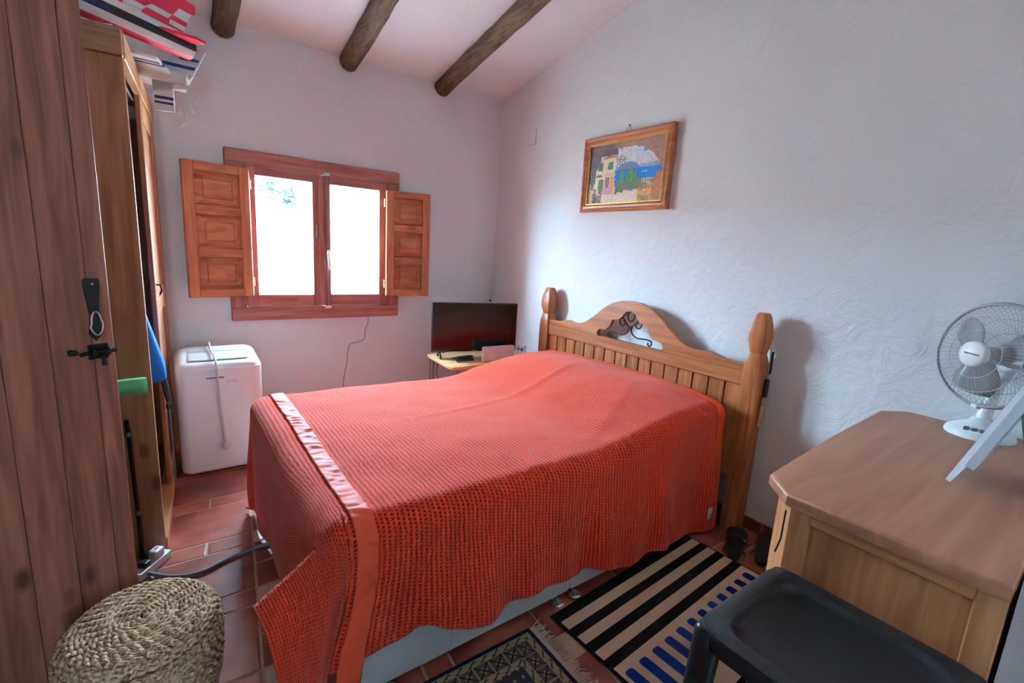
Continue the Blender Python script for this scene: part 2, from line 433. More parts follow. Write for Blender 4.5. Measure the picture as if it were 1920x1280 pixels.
def glass_mat(name, tint=(1, 1, 1, 1), refl=0.06):
    m = bpy.data.materials.new(name); m.use_nodes = True; N = m.node_tree.nodes; L = m.node_tree.links
    N.remove(N['Principled BSDF'])
    t = N.new('ShaderNodeBsdfTransparent'); t.inputs['Color'].default_value = tint
    g = N.new('ShaderNodeBsdfGlossy'); g.inputs['Roughness'].default_value = 0.02
    mx = N.new('ShaderNodeMixShader'); mx.inputs['Fac'].default_value = refl
    L.new(t.outputs[0], mx.inputs[1]); L.new(g.outputs[0], mx.inputs[2]); L.new(mx.outputs[0], N['Material Output'].inputs['Surface'])
    MATS[name] = m
glass_mat('pane_glass', (0.97, 0.98, 0.98, 1))
def glow_acrylic():
    m = bpy.data.materials.new('acrylic'); m.use_nodes = True; N = m.node_tree.nodes; L = m.node_tree.links
    N.remove(N['Principled BSDF'])
    t = N.new('ShaderNodeBsdfTranslucent'); t.inputs['Color'].default_value = (0.93, 0.96, 1.0, 1)
    d = N.new('ShaderNodeBsdfDiffuse'); d.inputs['Color'].default_value = (0.9, 0.93, 0.96, 1)
    g = N.new('ShaderNodeBsdfGlossy'); g.inputs['Roughness'].default_value = 0.08
    a = N.new('ShaderNodeMixShader'); a.inputs['Fac'].default_value = 0.35; L.new(t.outputs[0], a.inputs[1]); L.new(d.outputs[0], a.inputs[2])
    c = N.new('ShaderNodeMixShader'); c.inputs['Fac'].default_value = 0.10; L.new(a.outputs[0], c.inputs[1]); L.new(g.outputs[0], c.inputs[2])
    L.new(c.outputs[0], N['Material Output'].inputs['Surface']); MATS['acrylic'] = m
glow_acrylic()

# ================================================================== SETTING
XR, YB = 2.56, 3.80              # right wall, window wall
XL = -0.82
def ceil_z(y): return 2.768 + 0.2017 * (3.803 - y)

# window wall with its opening
b = new()
HX0, HX1, HZ0, HZ1 = 0.435, 1.505, 0.935, 1.96
box(b, XL - 0.3, HX0, YB, 4.10, 0, 3.0); box(b, HX1, XR + 0.3, YB, 4.10, 0, 3.0)
box(b, HX0, HX1, YB, 4.10, 0, HZ0); box(b, HX0, HX1, YB, 4.10, HZ1, 3.0)
struct('wall_back', b, 'plaster_wall')
b = new(); prism(b, [(-2.6, 0), (3.80, 0), (3.80, 3.2), (-0.2, 4.2), (-2.6, 4.2)], 'X', XR, XR + 0.3)
struct('wall_right', b, 'plaster_wall')
b = new()
box(b, XL - 0.2, XL, -2.6, 0.58, 0, 4.2); box(b, XL - 0.2, XL, 1.42, 3.80, 0, 4.2); box(b, XL - 0.2, XL, 0.58, 1.42, 2.10, 4.2)
struct('wall_left', b, 'plaster_wall')
b = new(); box(b, 0.84, XR, -0.22, 0.033, 0, 4.2); box(b, XL, 0.84, -0.22, 0.033, 2.30, 4.2)
struct('wall_front', b, 'plaster_wall')
b = new(); box(b, XL, -0.55, -2.6, -2.3, 0, 4.2); box(b, -0.465, XR, -2.6, -2.3, 0, 4.2); box(b, -0.55, -0.465, -2.6, -2.3, 2.0, 4.2)  # unseen wall; its narrow slit is added and sized for weak fill light
struct('wall_passage', b, 'plaster_wall')
b = new(); box(b, -1.9, -1.8, 0.2, 1.9, 0, 2.5); box(b, -1.8, XL - 0.2, 0.2, 0.3, 0, 2.5); box(b, -1.8, XL - 0.2, 1.8, 1.9, 0, 2.5); box(b, -1.9, XL - 0.2, 0.2, 1.9, 2.4, 2.5)
struct('wall_side_room', b, 'plaster_wall')
b = new(); prism(b, [(4.10, ceil_z(4.10)), (-0.22, ceil_z(-0.22)), (-2.6, ceil_z(-0.22)), (-2.6, ceil_z(-0.22) + 0.15), (-0.22, ceil_z(-0.22) + 0.15), (4.10, ceil_z(4.10) + 0.15)], 'X', XL - 0.2, XR + 0.3)
struct('ceiling', b, 'plaster_ceiling')

# round log beams
def beam(xc, xe, label):
    pts, rad = [], []
    for k in range(40):
        y = 3.795 - k * 0.105
        x = lerp(xc, xe, k / 39) + 0.02 * (noise.noise((xc * 3, y * 0.8, 0)))
        pts.append((x, y, ceil_z(y) - 0.030 + 0.012 * noise.noise((xc * 7, y * 0.9, 4)))); rad.append(0.068 * (1 + 0.10 * noise.noise((xc, y * 2.1, 9))))
    bm = new(); tube(bm, pts, rad, 14)
    for v in bm.verts: v.co += Vector((noise.noise(v.co * 9), 0, noise.noise(v.co * 9 + Vector((5, 5, 5))))) * 0.006
    top('ceiling_beam', bm, 'beam_wood', label, 'beam', smooth=60, group='rough log beams under the ceiling')
beam(0.405, 0.40, 'short visible log beam at the left, above the model planes')
beam(1.185, 1.14, 'middle log beam on the ceiling, above the window')
beam(1.955, 1.95, 'long rightmost log beam ending near the room corner')

# floor: base of grout and separate terracotta tiles
b = bx(-1.9, XR + 0.3, -3.0, 4.10, -0.12, -0.0030)
floor = struct('floor', b, 'grout')
PX, PY, SX, SY = 0.485, 0.445, 0.38, 0.34
def shear(x, y): return x + 0.10 * (y - 2.85)
rest = new(); G = 0.005
def tile(x0, x1, y0, y1, m='terracotta'):
    cx, cy = (x0 + x1) / 2, (y0 + y1) / 2
    wx = shear(cx, cy)
    seen = (wx < 0.55 and 1.0 < cy < 3.6 and wx > -0.5) or (wx > 1.8 and 0.75 < cy < 1.55) or (0.85 < wx < 1.9 and 0.7 < cy < 1.4)
    bm = bmesh.new()
    v0 = [(shear(x, y), y) for x, y in ((x0 + G, y0 + G), (x1 - G, y0 + G), (x1 - G, y1 - G), (x0 + G, y1 - G))]
    dz = 0.0012 * random.random(); e = 0.004
    ctr = Vector((wx, cy, 0))
    lo = [bm.verts.new((x, y, -0.006)) for x, y in v0]
    md = [bm.verts.new((x, y, -0.002)) for x, y in v0]
    hi = [bm.verts.new((x + (e if x < ctr.x else -e), y + (e if y < ctr.y else -e), dz - 0.001)) for x, y in v0]
    bm.faces.new(hi)
    for A, B in ((lo, md), (md, hi)):
        for i in range(4): bm.faces.new((A[i], A[(i + 1) % 4], B[(i + 1) % 4], B[i]))
    if seen or m != 'terracotta' and wx < 0.6 and cy > 1: obj('tile', bm, m, floor)
    else: merge(rest, bm)
for i in range(-4, 7):
    for j in range(-11, 5):
        x1 = 0.315 + i * PX; y0 = 2.455 + (j - 0) * PY      # big tile: y0..y0+SY, x1-SX..x1 ; strips after it
        xa, xb = x1 - SX, x1
        if y0 > 4.0: continue
        tile(xa, xb, y0, y0 + SY)
        tile(xa, (xa + xb) / 2, y0 + SY, y0 + PY); tile((xa + xb) / 2, xb, y0 + SY, y0 + PY)
        tile(xb, xb + PX - SX, y0, y0 + SY / 2); tile(xb, xb + PX - SX, y0 + SY / 2, y0 + SY)
        tile(xb, xb + PX - SX, y0 + SY, y0 + PY, 'insert_tile')
o = obj('tile', rest, 'terracotta', floor); o['kind'] = 'stuff'

# skirting tiles
def skirting(name, horizontal, p, a0, a1, step=0.20):
    par = struct(name, bx(*((a0, a1, p - 0.004, p, 0, 0.070) if horizontal else (p - 0.004, p, a0, a1, 0, 0.070))), 'grout')
    a = a0
    while a < a1 - 0.02:
        e = min(a + step, a1)
        bm = bx(a + 0.003, e - 0.003, p - 0.012, p - 0.003, 0.001, 0.069, bev=0.002) if horizontal else bx(p - 0.012, p - 0.003, a + 0.003, e - 0.003, 0.001, 0.069, bev=0.002)
        obj('skirting_tile', bm, 'skirting_tile', par); a = e
skirting('baseboard_right', False, XR, 0.04, 3.78)
skirting('baseboard_back', True, YB, 0.03, 2.54)

# ---------------------------------------------------------------- window
b = new()
cx0, cx1, cz0, cz1, cw = 0.365, 1.583, 0.858, 2.014, 0.092
win = struct('window_1', bx(cx0, cx1, 3.765, 3.80, cz1 - cw, cz1, bev=0.006), 'window_wood')
def wpart(name, bm, m, par=win, **k): return obj(name, bm, m, par, **k)
wpart('casing', bx(cx0, cx1, 3.765, 3.80, cz0, cz0 + cw, bev=0.006), 'window_wood')
wpart('casing', bx(cx0, cx0 + cw, 3.767, 3.80, cz0 + cw, cz1 - cw, bev=0.004), 'window_wood_z')
wpart('casing', bx(cx1 - cw, cx1, 3.767, 3.80, cz0 + cw, cz1 - cw, bev=0.004), 'window_wood_z')
b = new()   # inner moulding and the fixed frame behind
ix0, ix1, iz0, iz1 = cx0 + cw, cx1 - cw, cz0 + cw, cz1 - cw
for (x0, x1, z0, z1) in ((ix0 - 0.02, ix1 + 0.02, iz1 - 0.006, iz1 + 0.02), (ix0 - 0.02, ix1 + 0.02, iz0 - 0.02, iz0 + 0.006), (ix0 - 0.02, ix0 + 0.006, iz0, iz1), (ix1 - 0.006, ix1 + 0.02, iz0, iz1)):
    box(b, x0, x1, 3.768, 3.88, z0, z1, bev=0.003)
wpart('inner_frame', b, 'window_wood')
def sash(x0, x1, gx0, gx1):
    z0, z1, g0, g1 = iz0 + 0.008, iz1 - 0.008, 1.042, 1.858
    s = wpart('sash', bx(x0, gx0, 3.770, 3.83, z0, z1, bev=0.004), 'window_wood_z')
    wpart('sash_stile', bx(gx1, x1, 3.770, 3.83, z0, z1, bev=0.004), 'window_wood_z', s)
    wpart('sash_rail', bx(gx0, gx1, 3.772, 3.828, z0, g0, bev=0.003), 'window_wood', s)
    wpart('sash_rail', bx(gx0, gx1, 3.772, 3.828, g1, z1, bev=0.003), 'window_wood', s)
    wpart('pane', bx(gx0 - 0.006, gx1 + 0.006, 3.806, 3.810, g0 - 0.006, g1 + 0.006), 'pane_glass', s)
    return s
sL = sash(ix0 + 0.008, 0.978, 0.543, 0.912)
sR = sash(0.984, ix1 - 0.008, 1.040, 1.416)
wpart('cover_strip', bx(0.955, 0.988, 3.758, 3.771, iz0 + 0.01, iz1 - 0.01, bev=0.004), 'window_wood_z', sL)
# espagnolette: rod, handle, catches
b = new(); tube(b, [(1.010, 3.762, iz0 - 0.01), (1.010, 3.762, iz1 + 0.012)], 0.005, 8)
rod = wpart('latch_rod', b, 'tube_grey', sR)
wpart('latch_handle', bx(1.000, 1.022, 3.740, 3.770, 1.30, 1.38, bev=0.005, seg=2), 'steel', sR)
b = new(); tube(b, [(1.011, 3.745, 1.375), (1.013, 3.732, 1.33), (1.018, 3.729, 1.26), (1.020, 3.735, 1.235)], [0.010, 0.009, 0.010, 0.006], 8)
wpart('latch_lever', b, 'white_plastic', sR)
for z in (iz0 - 0.004, iz1 + 0.004): wpart('latch_catch', bx(0.985, 1.035, 3.748, 3.772, z - 0.012, z + 0.012, bev=0.003), 'steel')
wpart('striker_plate', bx(0.932, 0.940, 3.766, 3.7705, 1.46, 1.56, bev=0.001), 'steel', sL)

def shutter(hx, hy, ox, oy, z0, z1):
    d = Vector((ox - hx, oy - hy, 0)); w = d.length; d.normalize(); n = Vector((d.y, -d.x, 0))
    if n.y > 0: n = -n                                     # face to the room
    M = Matrix(((d.x, n.x, 0, hx), (d.y, n.y, 0, hy), (0, 0, 1, 0), (0, 0, 0, 1)))
    st, t = 0.062, 0.018
    s = wpart('shutter', bx(0, st, -t, t, z0, z1, bev=0.004, M=M), 'shutter_wood')
    wpart('shutter_stile', bx(w - st, w, -t, t, z0, z1, bev=0.004, M=M), 'shutter_wood', s)
    H = z1 - z0; rails = [z0, z0 + 0.335 * H - 0.0, z0 + 0.66 * H]
    rh = 0.055; zs = [z0, z0 + (H - rh) / 3, z0 + 2 * (H - rh) / 3, z1 - rh]
    for z in zs: wpart('shutter_rail', bx(st, w - st, -t, t, z, z + rh, bev=0.003, M=M), 'shutter_panel', s)
    for a, c in zip(zs, zs[1:]):
        bm = bx(st - 0.002, w - st + 0.002, -t * 0.55, -t * 0.25, a + rh - 0.002, c + 0.002, M=M)
        def ring(i, y): return [M @ Vector(p) for p in ((st + i, y, a + rh + i), (w - st - i, y, a + rh + i), (w - st - i, y, c - i), (st + i, y, c - i))]
        loft(bm, [ring(0.0, -t * 0.30), ring(0.010, -t * 0.20), ring(0.044, t * 0.80), ring(0.0445, t * 0.55), ring(0.050, t * 0.55), ring(0.0505, t * 1.0), ring(0.07, t * 1.0)])
        wpart('shutter_panel', bm, 'shutter_panel', s)
    for z in (z0 + 0.10, z1 - 0.10):
        bm = new(); tube(bm, [M @ Vector((-0.008, 0, z - 0.03)), M @ Vector((-0.008, 0, z + 0.03))], 0.006, 8)
        wpart('hinge', bm, 'gold', s)
shutter(0.500, 3.744, 0.122, 3.670, 1.036, 1.890)
shutter(1.462, 3.744, 1.816, 3.684, 1.030, 1.868)

# ---------------------------------------------------------------- outside
b = bx(-14, 16, 4.10, 40, -0.5, -0.35)
o = struct('ground_yard', b, 'yard_ground')
b = new(); box(b, -8, 14, 11.0, 11.3, -0.35, 2.05); box(b, -8, 14, 10.95, 11.35, 2.05, 2.12)
o = struct('wall_yard', b, 'yard_wall')
b = bx(-6, 6, -9, -2.6, -0.5, -0.02); struct('ground_terrace', b, 'yard_ground')
tr = thing('tree', 'leafy tree seen through the left window pane, behind the yard wall', 'tree', (1.9, 12.6, -0.35))
b = new(); tube(b, [(1.9, 12.6, -0.35), (1.95, 12.6, 1.0), (2.05, 12.6, 2.6)], [0.12, 0.10, 0.05], 8); obj('trunk', b, 'bark', tr, True)
b = new()
for k in range(900):
    cx, cz, r = random.choice([(1.75, 2.75, 0.36), (2.1, 2.6, 0.34), (2.45, 2.45, 0.26), (2.5, 2.2, 0.2)])
    p = Vector((random.gauss(cx, r * 0.5), random.gauss(12.5, 0.25), random.gauss(cz, r * 0.42)))
    q = Matrix.Rotation(random.random() * 6.28, 3, 'Z') @ Matrix.Rotation(random.random() * 3.1, 3, 'X')
    s = 0.05 + 0.03 * random.random()
    b.faces.new([b.verts.new(p + q @ Vector(v)) for v in ((-s, 0, 0), (0, -s * 0.4, 0.01), (s, 0, 0), (0, s * 0.4, 0.01))])
o = obj('foliage', b, 'leaf', tr); o['kind'] = 'stuff'

# ---------------------------------------------------------------- plank door (opened into the room)
DE = Vector((-0.132, 1.80, 0)); DD = Vector((-0.857, -0.515, 0)).normalized(); DN = Vector((0.515, -0.857, 0)).normalized()
DM = Matrix(((DD.x, DN.x, 0, DE.x), (DD.y, DN.y, 0, DE.y), (0, 0, 1, 0), (0, 0, 0, 1)))    # local: s from free edge, n to camera, z
DW = 0.80
door = struct('door_1', bx(0.0, DW, -0.032, -0.022, 0.012, 2.06, M=DM), 'pine_door')
ws = [0.052, 0.096, 0.098, 0.10, 0.10, 0.10, 0.10, 0.154]; s = 0.0
for w_ in ws:
    obj('plank', bx(s + 0.0006, s + w_ - 0.0006, -0.0225, 0.0, 0.012, 2.06, bev=0.0025, M=DM), 'pine_door', door); s += w_
def dpt(s, n, z): return DM @ Vector((s, n, z))
# iron slide bolt
bolt = obj('slide_bolt', bx(0.018, 0.068, 0.0, 0.006, 1.075, 1.118, bev=0.002, M=DM), 'iron', door, label='black iron slide bolt')
b = new(); tube(b, [dpt(0.004, 0.014, 1.096), dpt(0.085, 0.014, 1.096), dpt(0.092, 0.014, 1.092)], 0.0058, 8); obj('bolt_rod', b, 'iron', bolt)
b = new(); tube(b, [dpt(0.046, 0.014, 1.096), dpt(0.046, 0.03, 1.085), dpt(0.046, 0.034, 1.060)], [0.005, 0.005, 0.0065], 8); obj('bolt_knob', b, 'iron', bolt)
for s in (0.024, 0.060): obj('bolt_keeper', bx(s - 0.005, s + 0.005, 0.005, 0.022, 1.085, 1.108, bev=0.003, M=DM), 'iron', bolt)
obj('bolt_stop', bx(0.098, 0.114, 0.0, 0.014, 1.094, 1.110, bev=0.002, M=DM), 'iron', door)
b = new(); tube(b, [dpt(0.046, -0.001, 1.292), dpt(0.046, 0.014, 1.292)], 0.003, 6); obj('hook_nail', b, 'steel', door)

# carabiner strap hanging on the door
k = thing('strap_hook', 'black strap with a silver carabiner hanging on the plank door', 'strap', tuple(dpt(0.046, 0.012, 1.15)))
b = new(); loft(b, [[dpt(0.046 + a * w_, n, z) for a, n in ((-1, 0.004), (1, 0.004), (1, 0.010), (-1, 0.010))] for z, w_ in ((1.306, 0.016), (1.296, 0.0185), (1.27, 0.017), (1.235, 0.013), (1.215, 0.011), (1.208, 0.012))])
obj('strap', b, 'black_matte', k)
b = new(); P = []
for i in range(21):
    a = 2 * PI * i / 20
    P.append(dpt(0.046 + 0.0155 * math.sin(a) * (1.0 if math.cos(a) < 0 else 0.75), 0.013, 1.180 - 0.034 * math.cos(a) * -1))
tube(b, P, 0.0032, 8, cap=False); obj('carabiner', b, 'steel', k, True)
b = new(); prism(b, [(-0.016, 1.150), (0.0, 1.128), (0.016, 1.150), (0.008, 1.205), (-0.008, 1.205)], 'Y', 0.003, 0.008, M=DM @ Matrix.Translation((0.046, 0, 0)))
obj('strap_end', b, 'black_matte', k)

# ---------------------------------------------------------------- wardrobe
WO = (-0.072, 2.47, 0); WA = math.radians(-3.4)
wd = thing('wardrobe', 'tall pine wardrobe with a dark open side, standing in the corner', 'wardrobe', WO, WA)
def wpart2(name, bm, m, par=wd, **k):
    o = obj(name, bm, m, par, local=True, **k); return o
WLn, WDp, WH = 1.30, 0.58, 2.185
x = -WDp
for w_ in (0.145, 0.145, 0.145, 0.145):
    wpart2('side_plank', bx(x + 0.0006, x + w_ - 0.0006, 0.0, 0.024, 0.0, 2.085, bev=0.002), 'pine_wardrobe'); x += w_
wpart2('side_rail', bx(-WDp, 0.0, -0.010, 0.026, 2.086, WH, bev=0.003), 'pine_wardrobe_x')
wpart2('top_rail', bx(-0.028, 0.004, 0.026, WLn, 2.086, WH, bev=0.003), 'pine_wardrobe_y')
wpart2('top_panel', bx(-WDp, -0.028, 0.026, WLn, 2.16, 2.18), 'pine_wardrobe_x')
wpart2('far_side', bx(-WDp, -0.03, WLn - 0.024, WLn, 0.0, 2.086), 'pine_wardrobe')
wpart2('back_panel', bx(-WDp, -WDp + 0.01, 0.026, WLn - 0.024, 0.0, 2.16), 'pine_wardrobe')
wpart2('plinth', bx(-0.05, 0.006, 0.024, WLn, 0.0, 0.055, bev=0.003), 'pine_wardrobe_y')
wpart2('bottom_panel', bx(-WDp, -0.05, 0.024, WLn - 0.024, 0.03, 0.05), 'pine_wardrobe_x')
wpart2('stile', bx(-0.03, 0.0, WLn - 0.07, WLn, 0.055, 2.086, bev=0.003), 'pine_wardrobe')
dr = wpart2('door', bx(-0.026, -0.004, 0.60, 0.68, 0.058, 2.083, bev=0.003), 'pine_wardrobe')
wpart2('door_stile', bx(-0.026, -0.004, 1.14, 1.228, 0.058, 2.083, bev=0.003), 'pine_wardrobe', dr)
for z0, z1 in ((0.058, 0.16), (1.0, 1.09), (1.98, 2.083)): wpart2('door_rail', bx(-0.026, -0.004, 0.68, 1.14, z0, z1, bev=0.003), 'pine_wardrobe_y', dr)
for z0, z1 in ((0.16, 1.0), (1.09, 1.98)): wpart2('door_panel', bx(-0.020, -0.012, 0.678, 1.142, z0 - 0.002, z1 + 0.002), 'pine_wardrobe', dr)
b = new(); tube(b, [(-0.004, 0.645, 1.17), (0.016, 0.645, 1.165), (0.020, 0.645, 1.14), (0.010, 0.645, 1.115)], [0.004, 0.005, 0.005, 0.004], 8); wpart2('handle', b, 'iron', dr)
b = new(); tube(b, [(-0.27, 0.024, 2.02), (-0.27, WLn - 0.024, 2.02)], 0.012, 10); wpart2('hanging_rail', b, 'tube_grey')
b = new(); tube(b, [(-0.035, 0.024, 2.055), (-0.035, WLn - 0.07, 2.055)], 0.008, 8); wpart2('sliding_track', b, 'steel')

def wl(x, y, z):      # wardrobe local to world
    return Matrix.Translation(WO) @ Matrix.Rotation(WA, 4, 'Z') @ Vector((x, y, z))
def garment(name, y, x0, x1, z0, z1, m, label, thick=0.025, tilt=0.0, cat='clothing'):
    secs = []
    for k in range(15):
        t = k / 14; z = lerp(z1, z0, t); ring = []
        sh = min(1.0, 0.35 + t * 6)
        for i in range(20):
            a = 2 * PI * i / 20
            cx = (x0 + x1) / 2; hw = (x1 - x0) / 2 * sh
            fold = 1 + 0.35 * math.sin(a * 4 + t * 2 + y * 9)
            ring.append(wl(cx + hw * math.cos(a), y + tilt * t + thick * fold * math.sin(a), z))
        secs.append(ring)
    bm = new(); loft(bm, secs)
    o = top(name, bm, m, label, cat, smooth=60)
    return o
garment('coat', 0.22, -0.50, -0.05, 0.75, 1.98, 'dark_cloth', 'dark navy coat hanging just behind the wardrobe side')
garment('jacket', 0.36, -0.50, -0.055, 0.60, 1.98, 'grey_cloth', 'charcoal jacket hanging behind the navy coat')
# blue garment bulging out of the opening
b = new(); secs = []
for t, z, xe, w_ in ((0, 1.28, -0.10, 0.02), (0.2, 1.12, -0.058, 0.04), (0.5, 0.95, -0.018, 0.06), (0.8, 0.79, 0.020, 0.07), (0.93, 0.715, 0.024, 0.06), (1, 0.690, 0.004, 0.035)):
    ring = []
    for i in range(18):
        a = 2 * PI * i / 18; hx = (xe + 0.30) / 2
        ring.append(wl(-0.30 + hx + hx * math.cos(a), 0.46 + w_ * math.sin(a) * (1 + 0.25 * math.sin(3 * a + 5 * t)), z))
    secs.append(ring)
loft(b, secs); top('blue_jacket', b, 'blue_cloth', 'bright blue jacket bulging out of the open wardrobe', 'clothing', smooth=70)
u = thing('umbrella', 'folded grey umbrella with round black handle leaning in the wardrobe', 'umbrella', tuple(wl(0.02, 0.52, 0.06)))
b = new(); tube(b, [wl(-0.03, 0.54, 0.94), wl(0.012, 0.53, 0.62), wl(0.018, 0.53, 0.56)], [0.006, 0.016, 0.012], 10); obj('canopy', b, 'grey_cloth', u, True)
b = new(); tube(b, [wl(0.018, 0.53, 0.56), wl(0.022, 0.53, 0.06)], 0.004, 8); obj('shaft', b, 'tube_grey', u)
b = new(); lathe(b, [(0, 0), (0.014, 0.006), (0.016, 0.018), (0.012, 0.03), (0, 0.034)], wl(0.019, 0.53, 0.515), 14); obj('handle', b, 'black_plastic', u, True)

# green foam noodle, pole and power strip between door and wardrobe
b = new(); M = Matrix.Translation((-0.55, 2.24, 0.845)) @ Matrix.Rotation(math.radians(7), 4, 'Z') @ Matrix.Rotation(PI / 2, 4, 'Y')
lathe(b, [(0.010, 0.0), (0.031, 0.0), (0.0325, 0.004), (0.0325, 0.466), (0.031, 0.470), (0.010, 0.470), (0.010, 0.44), (0, 0.44)], n=28, M=M)
top('foam_noodle', b, 'green_foam', 'pale green foam tube sticking out beside the plank door', 'foam tube', smooth=50)
b = bx(-0.60, -0.25, 2.10, 2.40, 0.0, 0.81, bev=0.01); 
top('storage_box', b, 'dark_cloth', 'dark storage box hidden behind the plank door, carrying the foam tube', 'box')
pl = thing('black_pole', 'thin black pole with grey end knobs leaning beside the wardrobe', 'pole', (-0.152, 2.418, 0))
b = new(); tube(b, [(-0.156, 2.425, 0.22), (-0.166, 2.445, 0.66)], 0.008, 10); obj('shaft', b, 'black_plastic', pl)
for z, x, y in ((0.245, -0.157, 2.426), (0.60, -0.165, 2.443)):
    b = new(); lathe(b, [(0, -0.012), (0.010, -0.010), (0.013, 0), (0.010, 0.010), (0, 0.012)], (x, y, z), 12); obj('knob', b, 'tube_grey', pl, True)
b = new(); tube(b, [(-0.152, 2.418, 0.0), (-0.156, 2.425, 0.23)], [0.012, 0.008], 10); obj('foot', b, 'black_plastic', pl)

ps = thing('power_strip', 'white power strip with plugs on the floor by the wardrobe', 'power strip', (-0.118, 2.375, 0), math.radians(-38))
def pl_box(name, x0, x1, y0, y1, z0, z1, m, par, bev=0.004): return obj(name, bx(x0, x1, y0, y1, z0, z1, bev=bev, seg=2), m, par, local=True)
pl_box('strip_body', -0.025, 0.025, -0.10, 0.075, 0.0, 0.035, 'white_plastic', ps)
pg = pl_box('plug', -0.020, 0.020, -0.005, 0.045, 0.035, 0.075, 'white_plastic', ps, 0.008)
pl_box('plug_mark', -0.004, 0.004, 0.010, 0.030, 0.0745, 0.0755, 'jet_red', pg, 0.0)
pl_box('plug', -0.018, 0.018, -0.065, -0.03, 0.035, 0.060, 'black_plastic', ps, 0.006)
b = new(); tube(b, smooth_path([(-0.14, 2.32, 0.012), (-0.05, 2.24, 0.010), (0.05, 2.215, 0.010), (0.156, 2.257, 0.010), (0.295, 2.285, 0.010), (0.50, 2.29, 0.010)]), 0.0085, 10)
top('floor_cable', b, 'cable_grey', 'grey cable running over the floor tiles to under the bed', 'cable', smooth='all')

# ---------------------------------------------------------------- model aircraft on the wardrobe
jet = thing('model_jet', 'red and white model jet with checkered tail on top of the wardrobe', 'model plane', (-0.05, 2.78, 2.185))
A0, A1 = Vector((-0.62, 2.42, 2.335)), Vector((0.165, 2.90, 2.298))
D = (A1 - A0).normalized(); S_, U_ = D.cross(Vector((0, 0, 1))).normalized(), None
U_ = S_.cross(D).normalized()
def jp(t, s, u): return A0.lerp(A1, t) + S_ * s + U_ * u
JM = ['jet_white', 'jet_red', 'jet_black']
b = new(); n = 32; rings = []
for t, r in ((-0.30, 0.004), (-0.25, 0.022), (-0.12, 0.042), (0.05, 0.056), (0.35, 0.060), (0.75, 0.056), (1.0, 0.050), (1.0, 0.043), (0.86, 0.041)):
    rings.append([b.verts.new(jp(t, r * math.cos(2 * PI * j / n), r * math.sin(2 * PI * j / n))) for j in range(n)])
for q, (a, c) in enumerate(zip(rings, rings[1:])):
    for j in range(n):
        f = b.faces.new((a[j], a[(j + 1) % n], c[(j + 1) % n], c[j])); d = (j + 0.5) * 360 / n
        f.material_index = 2 if (3 < q < 6 and (d < 9 or d > 335 or 171 < d < 205)) else (1 if (232 < d < 308 or q < 1) else 0)
b.faces.new(rings[-1]).material_index = 2
obj('fuselage', b, JM, jet, 50)
# fin with checks
fin = [(0.36, 0.050), (0.96, 0.045), (0.985, 0.085), (0.995, 0.125), (1.035, 0.165), (1.03, 0.195), (0.96, 0.205), (0.86, 0.175), (0.75, 0.125), (0.62, 0.085)]
def fin_mesh(pts, th, z0=0.0):
    bm = new(); A = [bm.verts.new(jp(t, -th, u)) for t, u in pts]; B = [bm.verts.new(jp(t, th, u)) for t, u in pts]
    bm.faces.new(A); bm.faces.new(B[::-1])
    for i in range(len(pts)): bm.faces.new((A[i], B[i], B[(i + 1) % len(pts)], A[(i + 1) % len(pts)]))
    return bm
fo = obj('tail_fin', fin_mesh(fin, 0.005), 'jet_red', jet)
for q in ([(0.665, 0.070), (0.775, 0.066), (0.80, 0.088), (0.70, 0.092)], [(0.79, 0.089), (0.895, 0.085), (0.915, 0.108), (0.825, 0.112)], [(0.70, 0.052), (0.77, 0.050), (0.78, 0.064), (0.70, 0.067)],
          [(0.92, 0.110), (0.990, 0.106), (0.995, 0.126), (1.018, 0.150), (0.95, 0.150)], [(0.90, 0.066), (0.970, 0.062), (0.982, 0.084), (0.905, 0.086)]):
    obj('check', fin_mesh(q, 0.0058), 'jet_white', fo)
def wing(name, pts, z, th, mat, par):
    bm = new(); A = [bm.verts.new(jp(t, s, z - th)) for t, s in pts]; B = [bm.verts.new(jp(t, s, z + th)) for t, s in pts]
    bm.faces.new(A); bm.faces.new(B[::-1])
    for i in range(len(pts)): bm.faces.new((A[i], B[i], B[(i + 1) % len(pts)], A[(i + 1) % len(pts)]))
    return obj(name, bm, mat, par)
wing('stabiliser', [(0.80, 0.04), (0.97, 0.04), (1.00, 0.115), (0.95, 0.12)], 0.012, 0.006, 'jet_red', jet)
wing('stabiliser', [(0.80, -0.04), (0.97, -0.04), (1.00, -0.115), (0.95, -0.12)], 0.012, 0.006, 'jet_white', jet)
wing('wing', [(-0.05, 0.05), (0.28, 0.05), (0.22, 0.24), (0.12, 0.25)], -0.045, 0.007, 'jet_red', jet)
wing('wing', [(-0.05, -0.05), (0.28, -0.05), (0.22, -0.24), (0.12, -0.25)], -0.045, 0.007, 'jet_red', jet)
b = new(); loft(b, [[jp(t, a * w_, 0.045 + (h if u else 0)) for a, u in ((-1, 0), (1, 0), (0.6, 1), (-0.6, 1))] for t, w_, h in ((0.02, 0.02, 0.005), (0.15, 0.038, 0.05), (0.38, 0.040, 0.052), (0.50, 0.02, 0.012))])
obj('canopy', b, 'jet_red', jet, 30)
b = new(); x = 0.42
for w_ in (0.016, 0.012, 0.018, 0.010, 0.016, 0.022, 0.018, 0.022, 0.014):
    for sg in (1,):
        a0, a1 = math.radians(-20), math.radians(-2)
        b.faces.new([b.verts.new(jp(t, 0.0608 * math.cos(a), 0.0608 * math.sin(a))) for t, a in ((x, a0), (x + w_, a0), (x + w_, a1), (x, a1))])
    x += w_ + 0.006
obj('lettering', b, 'jet_blue', jet)
